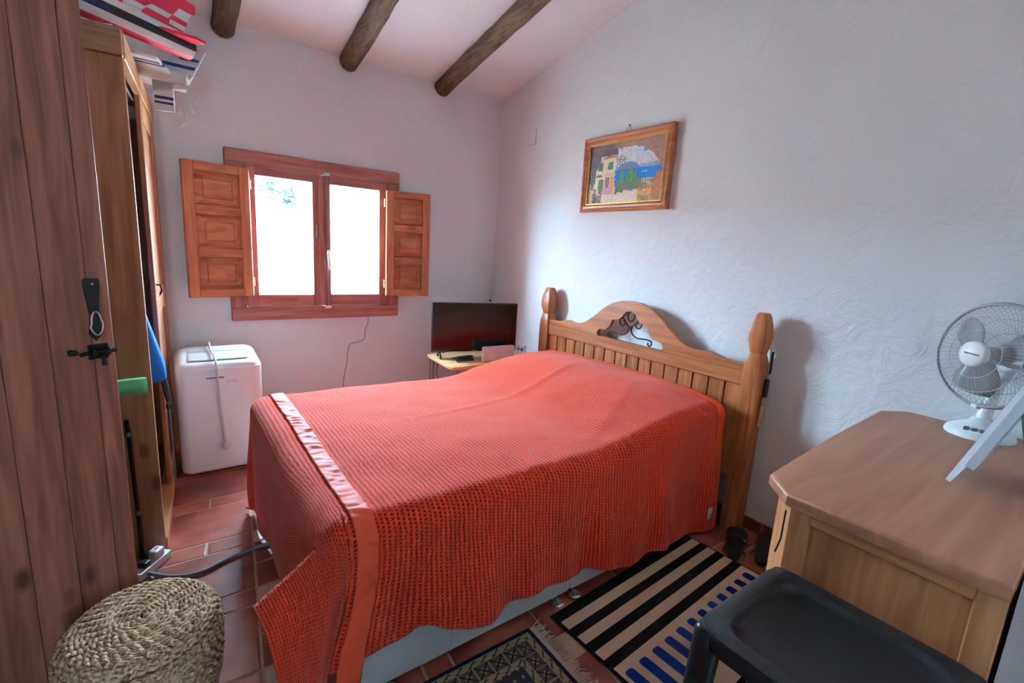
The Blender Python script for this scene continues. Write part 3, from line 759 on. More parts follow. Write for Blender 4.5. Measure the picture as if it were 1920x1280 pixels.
for t in (0.15, 0.62):
    obj('cradle_block', bx(-0.03, 0.03, -0.015, 0.015, 2.186, 2.28, M=Matrix.Translation((jp(t, 0, 0).x, jp(t, 0, 0).y, 0))), 'jet_white', jet)

gl = thing('model_glider', 'white and blue model plane with long aerial, overhanging the wardrobe', 'model plane', (0.0, 3.15, 2.185))
B0, B1 = Vector((-0.45, 3.30, 2.268)), Vector((0.160, 3.02, 2.190))
GD = (B1 - B0).normalized(); GS = GD.cross(Vector((0, 0, 1))).normalized(); GU = GS.cross(GD).normalized()
def gp(t, s, u): return B0.lerp(B1, t) + GS * s + GU * u
def gpoly(name, pts, th, mat, up=False, par=gl):
    bm = new()
    f = (lambda a, c, o: gp(a, o, c)) if up else (lambda a, c, o: gp(a, c, o))
    A = [bm.verts.new(f(a, c, -th)) for a, c in pts]; B = [bm.verts.new(f(a, c, th)) for a, c in pts]
    bm.faces.new(A); bm.faces.new(B[::-1])
    for i in range(len(pts)): bm.faces.new((A[i], B[i], B[(i + 1) % len(pts)], A[(i + 1) % len(pts)]))
    return obj(name, bm, mat, par)
b = new(); tube(b, [gp(t, 0, 0) for t in (-0.1, 0.0, 0.25, 0.6, 0.85, 1.0)], [0.008, 0.03, 0.045, 0.042, 0.034, 0.026], 14); obj('fuselage', b, 'jet_white', gl, 60)
b = new(); box(b, -0.03, 0.03, -0.03, 0.03, 0, 0.05, M=Matrix.Translation(gp(0.72, 0, 0.02))); obj('motor_housing', b, 'jet_white', gl)
w1 = gpoly('wing', [(0.40, -0.30), (0.80, -0.30), (0.86, 0.02), (0.46, 0.02)], 0.006, 'jet_white')
w2 = gpoly('wing', [(0.46, 0.0), (0.90, 0.0), (0.98, 0.27), (0.74, 0.30)], 0.006, 'jet_white')
for a, c in ((0.16, 0.185), (0.205, 0.225)): gpoly('stripe', [(0.62, a), (0.955, a), (0.962, c), (0.64, c)], 0.0068, 'jet_blue', par=w2)
f1 = gpoly('tail_fin', [(0.74, 0.0), (1.02, 0.0), (1.10, 0.14), (1.02, 0.15), (0.90, 0.10)], 0.004, 'jet_pale', True)
gpoly('stripe', [(0.80, 0.045), (1.035, 0.045), (1.045, 0.06), (0.84, 0.06)], 0.0048, 'jet_blue', True, f1)
gpoly('stripe', [(0.93, 0.085), (1.06, 0.085), (1.065, 0.098), (0.95, 0.098)], 0.0048, 'jet_blue', True, f1)
gpoly('keel_fin', [(0.77, -0.025), (0.98, -0.022), (1.00, -0.045), (0.78, -0.085)], 0.004, 'jet_pale', True)
kf = gpoly('keel_fin', [(0.765, -0.03), (0.90, -0.025), (0.925, -0.165), (0.80, -0.175)], 0.004, 'jet_white', True)
for a, c in ((-0.105, -0.118), (-0.13, -0.14)): gpoly('stripe', [(0.79, a), (0.912, a + 0.004), (0.915, c + 0.004), (0.793, c)], 0.0048, 'jet_blue', True, kf)
b = new(); tube(b, [gp(0.95, 0.0, 0.03), (0.20, 2.97, 2.196), (0.348, 3.0, 2.163)], [0.0034, 0.003, 0.0026], 6); obj('aerial', b, 'jet_white', gl)
b = new(); lathe(b, [(0, -0.004), (0.004, 0), (0, 0.004)], (0.348, 3.0, 2.163), 8); obj('aerial_tip', b, 'jet_white', gl, True)

# ---------------------------------------------------------------- portable air conditioner
ac = thing('air_conditioner', 'white portable air conditioner with a draped cord below the window', 'air conditioner', (0.238, 3.41, 0))
AW, AD, AH = 0.448, 0.385, 0.745
def acp(x, y, z): return (0.238 + x, 3.41 + y, z)
b = new(); secs = []
def acring(sc, z, dy=0.0, slope=0.0):
    return [acp(x * sc[0], y * sc[1] + dy, z + slope * (y / AD)) for x, y in rrect(AW, AD, 0.055, 6)]
for z, s_ in ((0.018, 0.95), (0.024, 0.985), (0.04, 1.0), (0.35, 1.0), (0.66, 1.0)): secs.append(acring((s_, s_), z))
for k in range(1, 7):
    a = k / 6 * PI / 2; q = 0.05
    sc = ((AW - 2 * q * (1 - math.cos(a))) / AW, (AD - 2 * q * (1 - math.cos(a))) / AD)
    secs.append(acring(sc, 0.665 + q * math.sin(a), 0, 0.035))
loft(b, secs); obj('body', b, 'white_plastic', ac, 50)
def ac_top(x0, x1, y0, y1, z0, z1, m, name, par, bev=0.003):
    M = Matrix.Translation(acp(0, 0, 0.7155)) @ Matrix.Rotation(math.atan(0.035 / AD), 4, 'X')
    return obj(name, bx(x0, x1, y0, y1, z0, z1, bev=bev, M=M), m, par)
vent = ac_top(-0.155, 0.155, -0.135, 0.02, 0.0, 0.0030, 'ac_grille', 'vent', ac)
for k in range(6): ac_top(-0.148, 0.148, -0.127 + k * 0.024, -0.111 + k * 0.024, 0.002, 0.0050, 'white_plastic', 'louver', vent, 0.001)
ac_top(-0.155, 0.155, 0.035, 0.10, 0.0, 0.002, 'ac_grille', 'control_panel', ac)
b = new(); x = -0.055
for w_ in (0.006, 0.007, 0.010, 0.008, 0.009, 0.008, 0.009, 0.008, 0.008): box(b, 0.238 - 0.02 + x, 0.238 - 0.02 + x + w_, 3.2165, 3.2180, 0.602, 0.611); x += w_ + 0.002
obj('lettering', b, 'grey_mark', ac)
obj('sticker', bx(0.262, 0.324, 3.2165, 3.2178, 0.568, 0.590), 'white_card', ac)
obj('sticker', bx(0.345, 0.372, 3.2165, 3.2178, 0.596, 0.612), 'white_plastic', ac)
for sx in (-0.17, 0.17):
    for sy in (-0.14, 0.14):
        b = new(); tube(b, [acp(sx - 0.012, sy, 0.012), acp(sx + 0.012, sy, 0.012)], 0.012, 12); obj('castor', b, 'black_plastic', ac)
b = new(); pth = smooth_path([(0.20, 3.60, 0.52), (0.20, 3.612, 0.70), (0.205, 3.57, 0.755), (0.205, 3.42, 0.733), (0.212, 3.28, 0.728), (0.216, 3.213, 0.690), (0.218, 3.205, 0.62), (0.224, 3.208, 0.45), (0.236, 3.208, 0.24), (0.240, 3.206, 0.205)])
tube(b, pth, 0.0065, 10); cd = obj('power_cord', b, 'cord_white', ac, 'all')
b = new(); lathe(b, [(0, 0.0), (0.013, 0.004), (0.020, 0.014), (0.020, 0.034), (0.012, 0.044), (0.007, 0.055), (0, 0.056)], (0.241, 3.195, 0.155), 14); obj('plug', b, 'cord_white', cd, 50)

# ---------------------------------------------------------------- thin wire and nail on the window wall, plates on the right wall
b = new(); tube(b, smooth_path([(1.337, 3.797, 0.855), (1.335, 3.797, 0.80), (1.312, 3.796, 0.74), (1.306, 3.797, 0.67), (1.24, 3.796, 0.645), (1.183, 3.797, 0.628), (1.168, 3.796, 0.55), (1.160, 3.797, 0.478), (1.133, 3.796, 0.33), (1.125, 3.797, 0.08)]), 0.0022, 6)
top('wall_wire', b, 'cord_brown', 'thin wandering wire on the wall below the window', 'wire', smooth='all')
b = new(); tube(b, [(2.531, 3.80, 0.971), (2.531, 3.785, 0.971)], 0.008, 8); top('wall_plug', b, 'black_matte', 'small black plug in the wall above the television', 'wall plug')
b = bx(2.549, 2.5605, 3.265, 3.345, 2.33, 2.46, bev=0.003); top('junction_cover', b, 'plaster_wall', 'white cover plate high on the wall beside the room corner', 'cover plate')
sk = thing('wall_socket', 'white wall socket beside the television', 'socket', (2.555, 3.27, 0.55))
obj('plate', bx(2.540, 2.5605, 3.225, 3.335, 0.55, 0.635, bev=0.004), 'white_plastic', sk)
for y in (3.253, 3.307):
    b = new(); lathe(b, [(0.021, 0), (0.021, 0.003), (0.016, 0.003), (0.016, -0.001), (0, -0.001)], (2.540, y, 0.593), 18, Matrix.Rotation(-PI / 2, 4, 'Y')); obj('outlet', b, 'white_plastic', sk, 40)

# ---------------------------------------------------------------- television and its stand
st = thing('television_stand', 'small light wood table with metal tube legs in the corner', 'table', (2.08, 3.22, 0))
b = new(); prism(b, [(1.715, 3.46), (1.700, 3.40), (1.672, 3.02), (1.690, 2.985), (1.735, 2.975), (2.42, 2.99), (2.46, 3.03), (2.47, 3.42), (2.44, 3.46)], 'Z', 0.555, 0.580, bev=0.005, seg=2)
obj('table_top', b, 'stand_wood', st, 30)
for x, y in ((1.74, 3.40), (1.78, 3.06), (2.40, 3.40), (2.38, 3.06)):
    b = new(); tube(b, [(x, y, 0.0), (x, y, 0.556)], 0.011, 10); lg = obj('leg', b, 'tube_grey', st, True)
    b = new(); lathe(b, [(0.014, 0), (0.014, 0.02), (0.012, 0.024)], (x, y, 0), 12); obj('rubber_foot', b, 'black_plastic', lg)
for x in (1.71, 1.98):
    b = new(); tube(b, [(x, 3.40, 0.24), (x, 3.40, 0.556)], 0.006, 8); obj('rack_bar', b, 'tube_grey', st, True)
b = new(); prism(b, [(1.72, 3.42), (1.72, 3.05), (2.42, 3.05), (2.42, 3.42)], 'Z', 0.225, 0.24); obj('lower_shelf', b, 'stand_wood', st)
TL, TR_ = Vector((1.668, 3.30, 0)), Vector((2.352, 3.105, 0)); TDv = (TR_ - TL).normalized(); TW = (TR_ - TL).length; TN = Vector((TDv.y, -TDv.x, 0))
TM = Matrix(((TDv.x, TN.x, 0, TL.x), (TDv.y, TN.y, 0, TL.y), (0, 0, 1, 0), (0, 0, 0, 1)))
tv = thing('television', 'black flat television angled on the corner table', 'television', tuple(TL.lerp(TR_, 0.5) + Vector((0, 0, 0.58))))
obj('cabinet', bx(0, TW, -0.035, 0.0, 0.632, 1.026, bev=0.004, M=TM), 'black_plastic', tv)
obj('screen', bx(0.008, TW - 0.008, -0.002, 0.0012, 0.652, 1.018, M=TM), 'screen_black', tv)
obj('rear_housing', bx(0.10, TW - 0.10, -0.075, -0.035, 0.66, 0.92, bev=0.01, M=TM), 'black_plastic', tv)
obj('maker_mark', bx(TW / 2 - 0.022, TW / 2 + 0.022, 0.0, 0.0012, 0.638, 0.643, M=TM), 'steel', tv)
for s_ in (0.07, TW - 0.07):
    b = new(); tube(b, [TM @ Vector((s_, -0.02, 0.640)), TM @ Vector((s_, 0.04, 0.588))], 0.007, 8); tube(b, [TM @ Vector((s_, -0.02, 0.640)), TM @ Vector((s_, -0.09, 0.588))], 0.007, 8)
    box(b, s_ - 0.008, s_ + 0.008, 0.02, 0.055, 0.5805, 0.592, bev=0.003, M=TM); box(b, s_ - 0.008, s_ + 0.008, -0.10, -0.07, 0.5805, 0.592, bev=0.003, M=TM)
    obj('foot', b, 'black_plastic', tv)
b = new(); tube(b, smooth_path([TM @ Vector((0.25, -0.06, 0.68)), (1.86, 3.36, 0.62), (1.84, 3.475, 0.55), (1.80, 3.45, 0.40), (1.79, 3.30, 0.36)]), 0.004, 8); obj('cable', b, 'black_plastic', tv, 'all')
MB_ = Matrix.Translation((1.86, 3.13, 0.58)) @ Matrix.Rotation(math.radians(-6), 4, 'Z')
rc = thing('media_box', 'small black media box with a remote on the corner table', 'media box', (1.86, 3.13, 0.58))
obj('case', bx(-0.075, 0.075, -0.045, 0.045, 0.006, 0.024, bev=0.005, seg=2, M=MB_), 'black_plastic', rc)
obj('base_strip', bx(-0.068, 0.068, -0.040, 0.040, 0.0005, 0.007, M=MB_), 'white_plastic', rc)
b = bx(-0.055, 0.085, -0.018, 0.018, 0.0245, 0.040, bev=0.006, seg=2, M=MB_ @ Matrix.Rotation(0.12, 4, 'Z'))
rm = obj('remote', b, 'black_matte', rc)
for k in range(5):
    bb = new(); lathe(bb, [(0.005, 0), (0.005, 0.0015), (0, 0.002)], (-0.04 + k * 0.024, 0, 0.040), 8, None); bb.transform(MB_ @ Matrix.Rotation(0.12, 4, 'Z')); obj('button', bb, 'tube_grey', rm)
PM = Matrix.Translation((2.135, 3.03, 0.5805)) @ Matrix.Rotation(math.radians(2), 4, 'Z')
pc = thing('gift_box', 'pale box with a round emblem in front of the television', 'box', (2.130, 3.020, 0.5805), math.radians(-4))
obj('carton', bx(-0.142, 0.142, 0.0, 0.035, 0.0, 0.118, bev=0.002), 'white_card', pc, local=True)
b = new(); lathe(b, [(0.026, 0), (0.026, 0.0008), (0.024, 0.0008), (0.024, 0)], (0, 0, 0), 28, Matrix.Rotation(PI / 2, 4, 'X'), cap=False)
lathe(b, [(0.018, 0), (0.018, 0.0008), (0.0165, 0.0008), (0.0165, 0)], (0, 0, 0), 24, Matrix.Rotation(PI / 2, 4, 'X'), cap=False)
b.transform(Matrix.Translation((0.0, 0.0, 0.058))); obj('emblem', b, 'ac_grille', pc, local=True)

# ---------------------------------------------------------------- bed: headboard, divan, mattress, pillows, blanket
HC = 2.018
hb = thing('headboard', 'pine headboard with turned posts, slats and arched crest against the wall', 'headboard', (2.485, HC, 0))
def post(yc, h, k):
    sec = []
    prof = [(0.0, 0.056, 0.004), (0.89, 0.056, 0.004), (0.93, 0.056, 0.012), (0.965, 0.049, 0.018), (0.985, 0.043, 0.018), (1.01, 0.050, 0.020), (1.045, 0.058, 0.020), (1.08, 0.060, 0.020), (1.13, 0.052, 0.018), (1.17, 0.040, 0.014), (1.188, 0.032, 0.012), (1.192, 0.026, 0.010)]
    for z, w_, r in prof: sec.append([(2.485 + x, yc + y, z * h / 1.192) for x, y in rrect(2 * w_ * k, 2 * w_ * k, r * k, 3)])
    bm = new(); loft(bm, sec); obj('post', bm, 'headboard_wood_z', hb, 25)
post(1.176, 1.215, 0.80); post(2.860, 1.185, 0.88)
ya, yb = 1.218, 2.815
def crest(y):
    d = abs(y - HC) / 0.79
    pts = [(0, 1.176), (0.10, 1.170), (0.20, 1.146), (0.30, 1.100), (0.40, 1.035), (0.50, 0.980), (0.58, 0.957), (0.66, 0.953), (0.74, 0.962), (0.79, 0.953), (0.86, 0.940), (1.0, 0.936)]
    return interp(pts, d)
def hole(y):
    d = abs(y - HC)
    if d > 0.278: return None
    lo = 0.900 + (0.0 if d < 0.262 else (d - 0.262) * 0.9)
    hi = interp([(0, 1.108), (0.035, 1.100), (0.06, 1.070), (0.085, 1.045), (0.125, 1.035), (0.150, 1.030), (0.156, 1.008), (0.172, 0.978), (0.20, 0.956), (0.262, 0.948), (0.278, 0.925)], d)
    return lo, hi
N_ = 158; xf, xb = 2.455, 2.485; b = new()
ys = sorted(set([round(lerp(ya, yb, i / N_), 4) for i in range(N_ + 1)] + [round(HC + s_ * v, 4) for s_ in (-1, 1) for v in (0.278, 0.156, 0.150)]))
def quad(*p): b.faces.new([b.verts.new(q) for q in p])
zb = 0.822
for y0, y1 in zip(ys, ys[1:]):
    segs0, segs1 = [(zb, crest(y0))], [(zb, crest(y1))]
    h0, h1 = hole(y0), hole(y1)
    if h0 and h1:
        segs0 = [(zb, h0[0]), (h0[1], crest(y0))]; segs1 = [(zb, h1[0]), (h1[1], crest(y1))]
    for (l0, u0), (l1, u1) in zip(segs0, segs1):
        quad((xf, y0, l0), (xf, y1, l1), (xf, y1, u1), (xf, y0, u0)); quad((xb, y0, l0), (xb, y0, u0), (xb, y1, u1), (xb, y1, l1))
        quad((xf, y0, u0), (xf, y1, u1), (xb, y1, u1), (xb, y0, u0)); quad((xf, y0, l0), (xb, y0, l0), (xb, y1, l1), (xf, y1, l1))
    for hA, hB, yy in ((h0, h1, y0), (h1, h0, y1)):
        if hA and not hB: quad((xf, yy, hA[0]), (xb, yy, hA[0]), (xb, yy, hA[1]), (xf, yy, hA[1]))
for yy in (ya, yb): quad((xf, yy, zb), (xb, yy, zb), (xb, yy, crest(yy)), (xf, yy, crest(yy)))
bmesh.ops.remove_doubles(b, verts=b.verts, dist=1e-5)
obj('crest_board', b, 'headboard_wood', hb, 30)
obj('rail', bx(2.447, 2.460, ya, yb, 0.822, 0.900, bev=0.004), 'headboard_wood', hb)
obj('rail', bx(2.452, 2.492, ya, yb, 0.30, 0.38, bev=0.004), 'headboard_wood', hb)
sw = (yb - ya) / 16
for k in range(16):
    obj('slat', bx(2.464, 2.482, ya + k * sw + 0.004, ya + (k + 1) * sw - 0.004, 0.36, 0.83, bev=0.003), 'headboard_wood_z', hb)
obj('backing', bx(2.480, 2.490, ya, yb, 0.36, 0.83), 'headboard_wood_z', hb)
# wrought iron scrolls in the cut-out
def spiral(cy, cz, r0, r1, a0, a1, n=22):
    return [(2.470, cy + lerp(r0, r1, i / n) * math.cos(lerp(a0, a1, i / n)), cz + lerp(r0, r1, i / n) * math.sin(lerp(a0, a1, i / n))) for i in range(n + 1)]
sc_ = None
for sg in (-1, 1):
    P = spiral(HC + sg * 0.062, 1.026, 0.010, 0.036, PI / 2 if sg > 0 else PI / 2, (PI / 2 + sg * 1.5 * PI + sg * 0.6 * PI), 24)
    tail = [(2.470, HC + sg * 0.012, 0.985), (2.470, HC + sg * 0.030, 0.955), (2.470, HC + sg * 0.075, 0.940), (2.470, HC + sg * 0.130, 0.945), (2.470, HC + sg * 0.165, 0.942)]
    lo = spiral(HC + sg * 0.165, 0.922, 0.022, 0.008, PI / 2, PI / 2 - sg * 1.7 * PI, 18)
    mid = [p for p in P if True]
    mid = P[:-2] + [(2.470, HC + sg * 0.022, 1.012)] + tail
    bm = new(); tube(bm, smooth_path(mid + lo[1:], 2), 0.0048, 8); o = obj('iron_scroll', bm, 'iron', hb, 'all')
b = new(); tube(b, [(2.470, HC + 0.028 * math.sin(a), 1.075 - 0.034 * math.cos(a)) for a in [2 * PI * i / 20 for i in range(21)]], 0.0048, 8, cap=False); obj('iron_loop', b, 'iron', hb, 'all')
obj('iron_collar', bx(2.462, 2.478, HC - 0.018, HC + 0.018, 0.985, 1.010, bev=0.004), 'iron', hb)

# back scratcher on the near post
bs = thing('back_scratcher', 'wooden back scratcher with black grip hanging on the near headboard post', 'back scratcher', (2.50, 1.122, 0.60))
b = new(); tube(b, smooth_path([(2.512, 1.129, 1.04), (2.512, 1.122, 0.99), (2.512, 1.122, 0.90), (2.508, 1.122, 0.80), (2.50, 1.123, 0.74)]), 0.0045, 8); obj('stick', b, 'pale_wood', bs, 'all')
obj('strap', bx(2.505, 2.519, 1.110, 1.117, 0.90, 1.02, bev=0.002), 'black_matte', bs)
obj('grip', bx(2.492, 2.516, 1.107, 1.127, 0.775, 0.875, bev=0.006, seg=2), 'black_plastic', bs)
b = new(); prism(b, [(2.488, 0.615), (2.512, 0.60), (2.520, 0.70), (2.510, 0.735), (2.492, 0.73)], 'Y', 1.117, 1.126, bev=0.002); obj('paddle', b, 'pale_wood', bs)
b = new(); tube(b, [(2.512, 1.135, 1.035), (2.512, 1.122, 1.035)], 0.003, 6); obj('nail', b, 'steel', bs)

BX0, BX1, BY0, BY1 = 0.405, 2.43, 1.264, 2.67
dv = thing('divan_base', 'white fabric divan bed base under the orange blanket', 'bed base', (1.4, 1.985, 0))
XM = 1.335
obj('half_base', bx(BX0, XM - 0.002, BY0, BY1, 0.020, 0.385, bev=0.012, seg=2), 'divan_fabric', dv)
obj('half_base', bx(XM + 0.002, BX1, BY0, BY1, 0.020, 0.385, bev=0.012, seg=2), 'divan_fabric', dv)
for x in (1.235, 0.75): obj('drawer_seam', bx(x - 0.0015, x + 0.0015, BY0 - 0.0015, BY0 + 0.01, 0.022, 0.385), 'divan_print', dv)
b = new(); box(b, XM - 0.045, XM + 0.045, BY0 - 0.006, BY0, 0.085, 0.107, bev=0.003); obj('linking_bar', b, 'tube_grey', dv)
for x in (1.255, 1.350, 0.52, 2.36):
    b = new(); lathe(b, [(0.028, 0), (0.030, 0.003), (0.030, 0.008), (0.026, 0.012), (0.010, 0.015), (0.010, 0.022)], (x, BY0 - 0.010, 0), 18); obj('castor', b, 'steel', dv, 40)
    b = new(); lathe(b, [(0.028, 0), (0.030, 0.003), (0.030, 0.008), (0.026, 0.012), (0.010, 0.015), (0.010, 0.022)], (x, BY1 - 0.06, 0), 18); obj('castor', b, 'steel', dv, 40)
b = new(); rr = random.Random(3)
for k in range(26):
    x, z, s_ = rr.uniform(0.4, 2.3), rr.uniform(0.06, 0.34), rr.uniform(0.010, 0.018)
    if abs(x - 1.28) < 0.08: continue
    fy = BY0 - 0.0012
    for i0 in range(4):
        a0, a1 = i0 * PI / 2 + 0.5, (i0 + 1) * PI / 2 + 0.4
        for q0, q1 in ((s_ * 0.6, s_),):
            b.faces.new([b.verts.new((x + r * math.cos(a), fy, z + r * math.sin(a))) for r, a in ((q0, a0), (q1, a0), (q1, a1), (q0, a1))])
obj('fabric_print', b, 'divan_print', dv)
b = bx(BX0 - 0.03, BX1 - 0.005, BY0 + 0.012, BY1 - 0.005, 0.388, 0.600, bev=0.04, seg=3)
top('mattress', b, 'mattress_white', 'white mattress under the orange blanket', 'mattress', smooth=50)
for yc, nm in ((1.64, 'nearer'), (2.32, 'farther')):
    b = new(); secs = []
    for k in range(11):
        t = -1 + 2 * k / 10; s_ = math.sqrt(max(0.02, 1 - abs(t) ** 3))
        secs.append([(2.16 + 0.20 * s_ * math.cos(a) * (1 if abs(math.cos(a)) < 0.9 else 0.97), yc + 0.30 * t, 0.655 + 0.045 * s_ * math.sin(a)) for a in [2 * PI * i / 20 for i in range(20)]])
    loft(b, secs); top('pillow', b, 'mattress_white', 'white pillow under the orange blanket, %s of the two' % nm, 'pillow', smooth=70, group='pillows under the blanket')

# blanket surface
EX0, EX1, EY0, EY1 = 0.388, 2.355, 1.324, 2.620      # where the rounding of the edges begins
RB = 0.072
hem_tab = [(0.20, 0.06), (0.36, 0.10), (0.384, 0.180), (0.46, 0.193), (0.555, 0.175), (0.585, 0.183), (0.61, 0.205), (0.644, 0.202), (0.71, 0.163), (0.775, 0.141), (0.88, 0.128), (0.957, 0.147), (1.154, 0.135), (1.25, 0.11), (1.337, 0.088), (1.398, 0.113), (1.50, 0.085), (1.63, 0.055), (1.80, 0.070), (2.0, 0.024), (2.3, 0.018), (2.5, 0.04)]
def top_z(x, y):
    z = 0.630 + 0.112 * sstep(1.45, 2.15, x) * (1 - 0.35 * sstep(2.30, 2.45, x))
    z -= 0.020 * sstep(0.7, 1.3, x) * (1 - sstep(1.3, 1.7, x)) * sstep(1.9, 2.6, y)
    vy = (y - 1.98)
    z += 0.018 * math.exp(-(vy / 0.5) ** 2) * sstep(1.6, 2.2, x) - 0.02 * sstep(0.45, 0.72, abs(vy)) * sstep(1.5, 2.1, x)
    q = Vector((x * 2.2, y * 2.2, 1.7))
    z += 0.012 * noise.noise(q) + 0.006 * noise.noise(q * 3.1)
    d = (y - 1.33) - (x - 1.35) * 0.42                    # diagonal wrinkles by the pillow
    z += 0.004 * math.exp(-(d / 0.03) ** 2) * sstep(1.35, 1.8, x) * (1 - sstep(2.0, 2.35, x))
    d = (y - 2.02) - (x - 1.1) * 0.10
    z += 0.007 * math.exp(-(d / 0.02) ** 2) * sstep(0.7, 1.3, x) * (1 - sstep(1.9, 2.3, x))
    return z
def sst(a, b, x):      # smooth step that also runs downwards
    t = max(0.0, min(1.0, (x - a) / (b - a))); return t * t * (3 - 2 * t)
def cloth(a, c, lift=0.0):
    """a, c: flat cloth coordinates (metres) with a = x and c = y on the bed top"""
    x, y = min(max(a, EX0), EX1), min(max(c, EY0), EY1)
    foot = a < EX0
    da = (EX0 - a) if foot else ((a - EX1) if a > EX1 else 0.0); sa = -1 if foot else 1
    if foot: da *= lerp(0.49, 1.0, sst(1.45, 1.95, c))          # the cloth lies askew: shorter drop at the near foot corner
    dc = (EY0 - c) if c < EY0 else ((c - EY1) if c > EY1 else 0.0); sb = -1 if c < EY0 else 1
    zt = top_z(x, y)
    r = math.hypot(da, dc)
    if r < 1e-7: return Vector((x, y, zt + lift))
    ux, uy = sa * da / r, sb * dc / r
    if da > 0 and sa > 0: r = math.hypot(da * 0.9, dc)
    tilt = 0.03
    if foot and sb < 0:
        phi = math.degrees(math.atan2(dc, da)); tilt = math.radians(lerp(2, 55, max(0.0, 1 - phi / 75.0)) if dc > 0 else 0)
        if dc <= 0: tilt = math.radians(lerp(0, 55, sst(1.85, EY0 + 0.02, c)))
        tilt *= sst(0, 0.05, da) if dc > 0 else 1.0
    elif foot: tilt = 0.12 * abs(2 * ux * uy)
    R = RB
    if r < R * PI / 2: out, drop = R * math.sin(r / R), R * (1 - math.cos(r / R))
    else: out, drop = R + math.sin(tilt) * (r - R * PI / 2), R + math.cos(tilt) * (r - R * PI / 2)
    out += lift * math.sin(min(r / R, PI / 2)); zt += lift * math.cos(min(r / R, PI / 2))
    w_ = sstep(0.08, 0.5, drop)
    side_ = dc * dc / (da * da + dc * dc)
    fold_s = 0.020 * math.sin(a * 7.5 + 1.3) + 0.012 * math.sin(a * 17 + c) + 0.008 * math.sin(a * 31) + 0.024
    fold_f = 0.010 * math.sin(c * 8.0 + 0.6) + 0.006 * math.sin(c * 19)
    out += w_ * lerp(fold_f, fold_s, side_)
    z = zt - drop
    if z < 0.020: out += (0.020 - z) * 0.6; z = 0.020
    px_ = x + ux * out
    if sb < 0 and dc > 0: px_ -= 0.085 * sst(0.10, 0.55, drop) * sst(0.66, 0.40, a)
    return Vector((px_, y + uy * out, z))
def near_len(x):       # flat cloth length hanging on the near side at x
    hz = interp(hem_tab, x) + 0.014; return (top_z(x, EY0) - hz - RB) + RB * PI / 2
def grid_cloth(a0, a1, na, cfun, nc, lift=0.0, ripple=None):
    bm = new(); uvl = bm.loops.layers.uv.new('cloth'); V = []
    for i in range(na + 1):
        a = lerp(a0, a1, i / na); row = []
        c0, c1 = cfun(a)
        for j in range(nc + 1):
            c = lerp(c0, c1, j / nc); l = lift + (ripple(a, c) if ripple else 0)
            v = bm.verts.new(cloth(a, c, l)); row.append((v, a, c))
        V.append(row)
    for i in range(na):
        for j in range(nc):
            q = (V[i][j], V[i + 1][j], V[i + 1][j + 1], V[i][j + 1])
            f = bm.faces.new([p[0] for p in q])
            for lp, p in zip(f.loops, q): lp[uvl].uv = (p[1], p[2])
    return bm
A0c, A1c = EX0 - 0.655, EX1 + 0.075
def span(a):
    n = near_len(max(a, 0.36)) if a > 0.38 else 0.60
    if a > EX1: n -= (a - EX1) * 0.2
    return EY0 - n, EY1 + lerp(0.22, 0.42, sstep(0.2, 0.8, a))
bl = top('blanket', grid_cloth(A0c, A1c, 190, span, 176), 'knit', 'orange open knit blanket draped over the whole bed', 'blanket', smooth='all')
sm = bl.modifiers.new('thick', 'SOLIDIFY'); sm.thickness = 0.006; sm.offset = 1.0
def child_cloth(name, bm, m):
    o = obj(name, bm, m, bl, 'all'); s_ = o.modifiers.new('thick', 'SOLIDIFY'); s_.thickness = 0.003; s_.offset = 1.0; return o
def pucker(a, c):
    return 0.011 * abs(noise.noise((c * 26 + a * 14, a * 9, 3))) + 0.004 * noise.noise((c * 70, a * 12, 8)) + 0.0095
o = child_cloth('satin_ribbon', grid_cloth(0.405, 0.470, 10, lambda a: (EY0 - 0.60, EY1 + 0.30), 260, 0.0, pucker), 'satin')
o['label'] = 'shiny coral satin ribbon'
def pucker2(a, c): return 0.0085 + 0.003 * abs(noise.noise((c * 30, a * 7, 5)))
o = child_cloth('satin_ribbon', grid_cloth(EX1 - 0.050, EX1 + 0.030, 10, lambda a: (span(a)[0], EY1 + 0.3), 200, 0.0, pucker2), 'satin_orange')
o['label'] = 'orange satin head binding'
tg = grid_cloth(2.255, 2.290, 4, lambda a: (EY0 - 0.655, EY0 - 0.590), 6, 0.013)
o = child_cloth('fabric_label', tg, 'tag_white')
b = new()
def tagp(u, v): return cloth(2.257 + 0.030 * u, EY0 - 0.650 + 0.055 * v, 0.0175)
for (u0, v0, u1, v1) in ((0.15, 0.12, 0.5, 0.52), (0.5, 0.52, 0.85, 0.12), (0.3, 0.26, 0.7, 0.26)):
    p0, p1 = tagp(u0, v0), tagp(u1, v1); tube(b, [p0, p1], 0.0013, 6)
obj('letter', b, 'grey_mark', bl)

# ---------------------------------------------------------------- framed painting
pt = thing('framed_painting', 'wood framed seaside terrace painting on the wall above the bed', 'painting', (2.545, 2.265, 1.762))
py0, py1, pz0, pz1 = 1.886, 2.643, 1.762, 2.268; fw = 0.052
def fbar(p):   # mitred bar: outer and inner line, given as 4 corner (y,z)
    bm = new(); secs = []
    (o0, i0), (o1, i1) = p
    prof = [(0.0, 2.556), (0.0, 2.522), (0.15, 2.517), (0.35, 2.519), (0.5, 2.526), (0.75, 2.523), (1.0, 2.533), (1.0, 2.556)]
    for o_, i_ in ((o0, i0), (o1, i1)): secs.append([(xx, lerp(o_[0], i_[0], t), lerp(o_[1], i_[1], t)) for t, xx in prof])
    loft(bm, secs); return bm
OC = [(py1, pz0), (py1, pz1), (py0, pz1), (py0, pz0)]; IC = [(py1 - fw, pz0 + fw), (py1 - fw, pz1 - fw), (py0 + fw, pz1 - fw), (py0 + fw, pz0 + fw)]
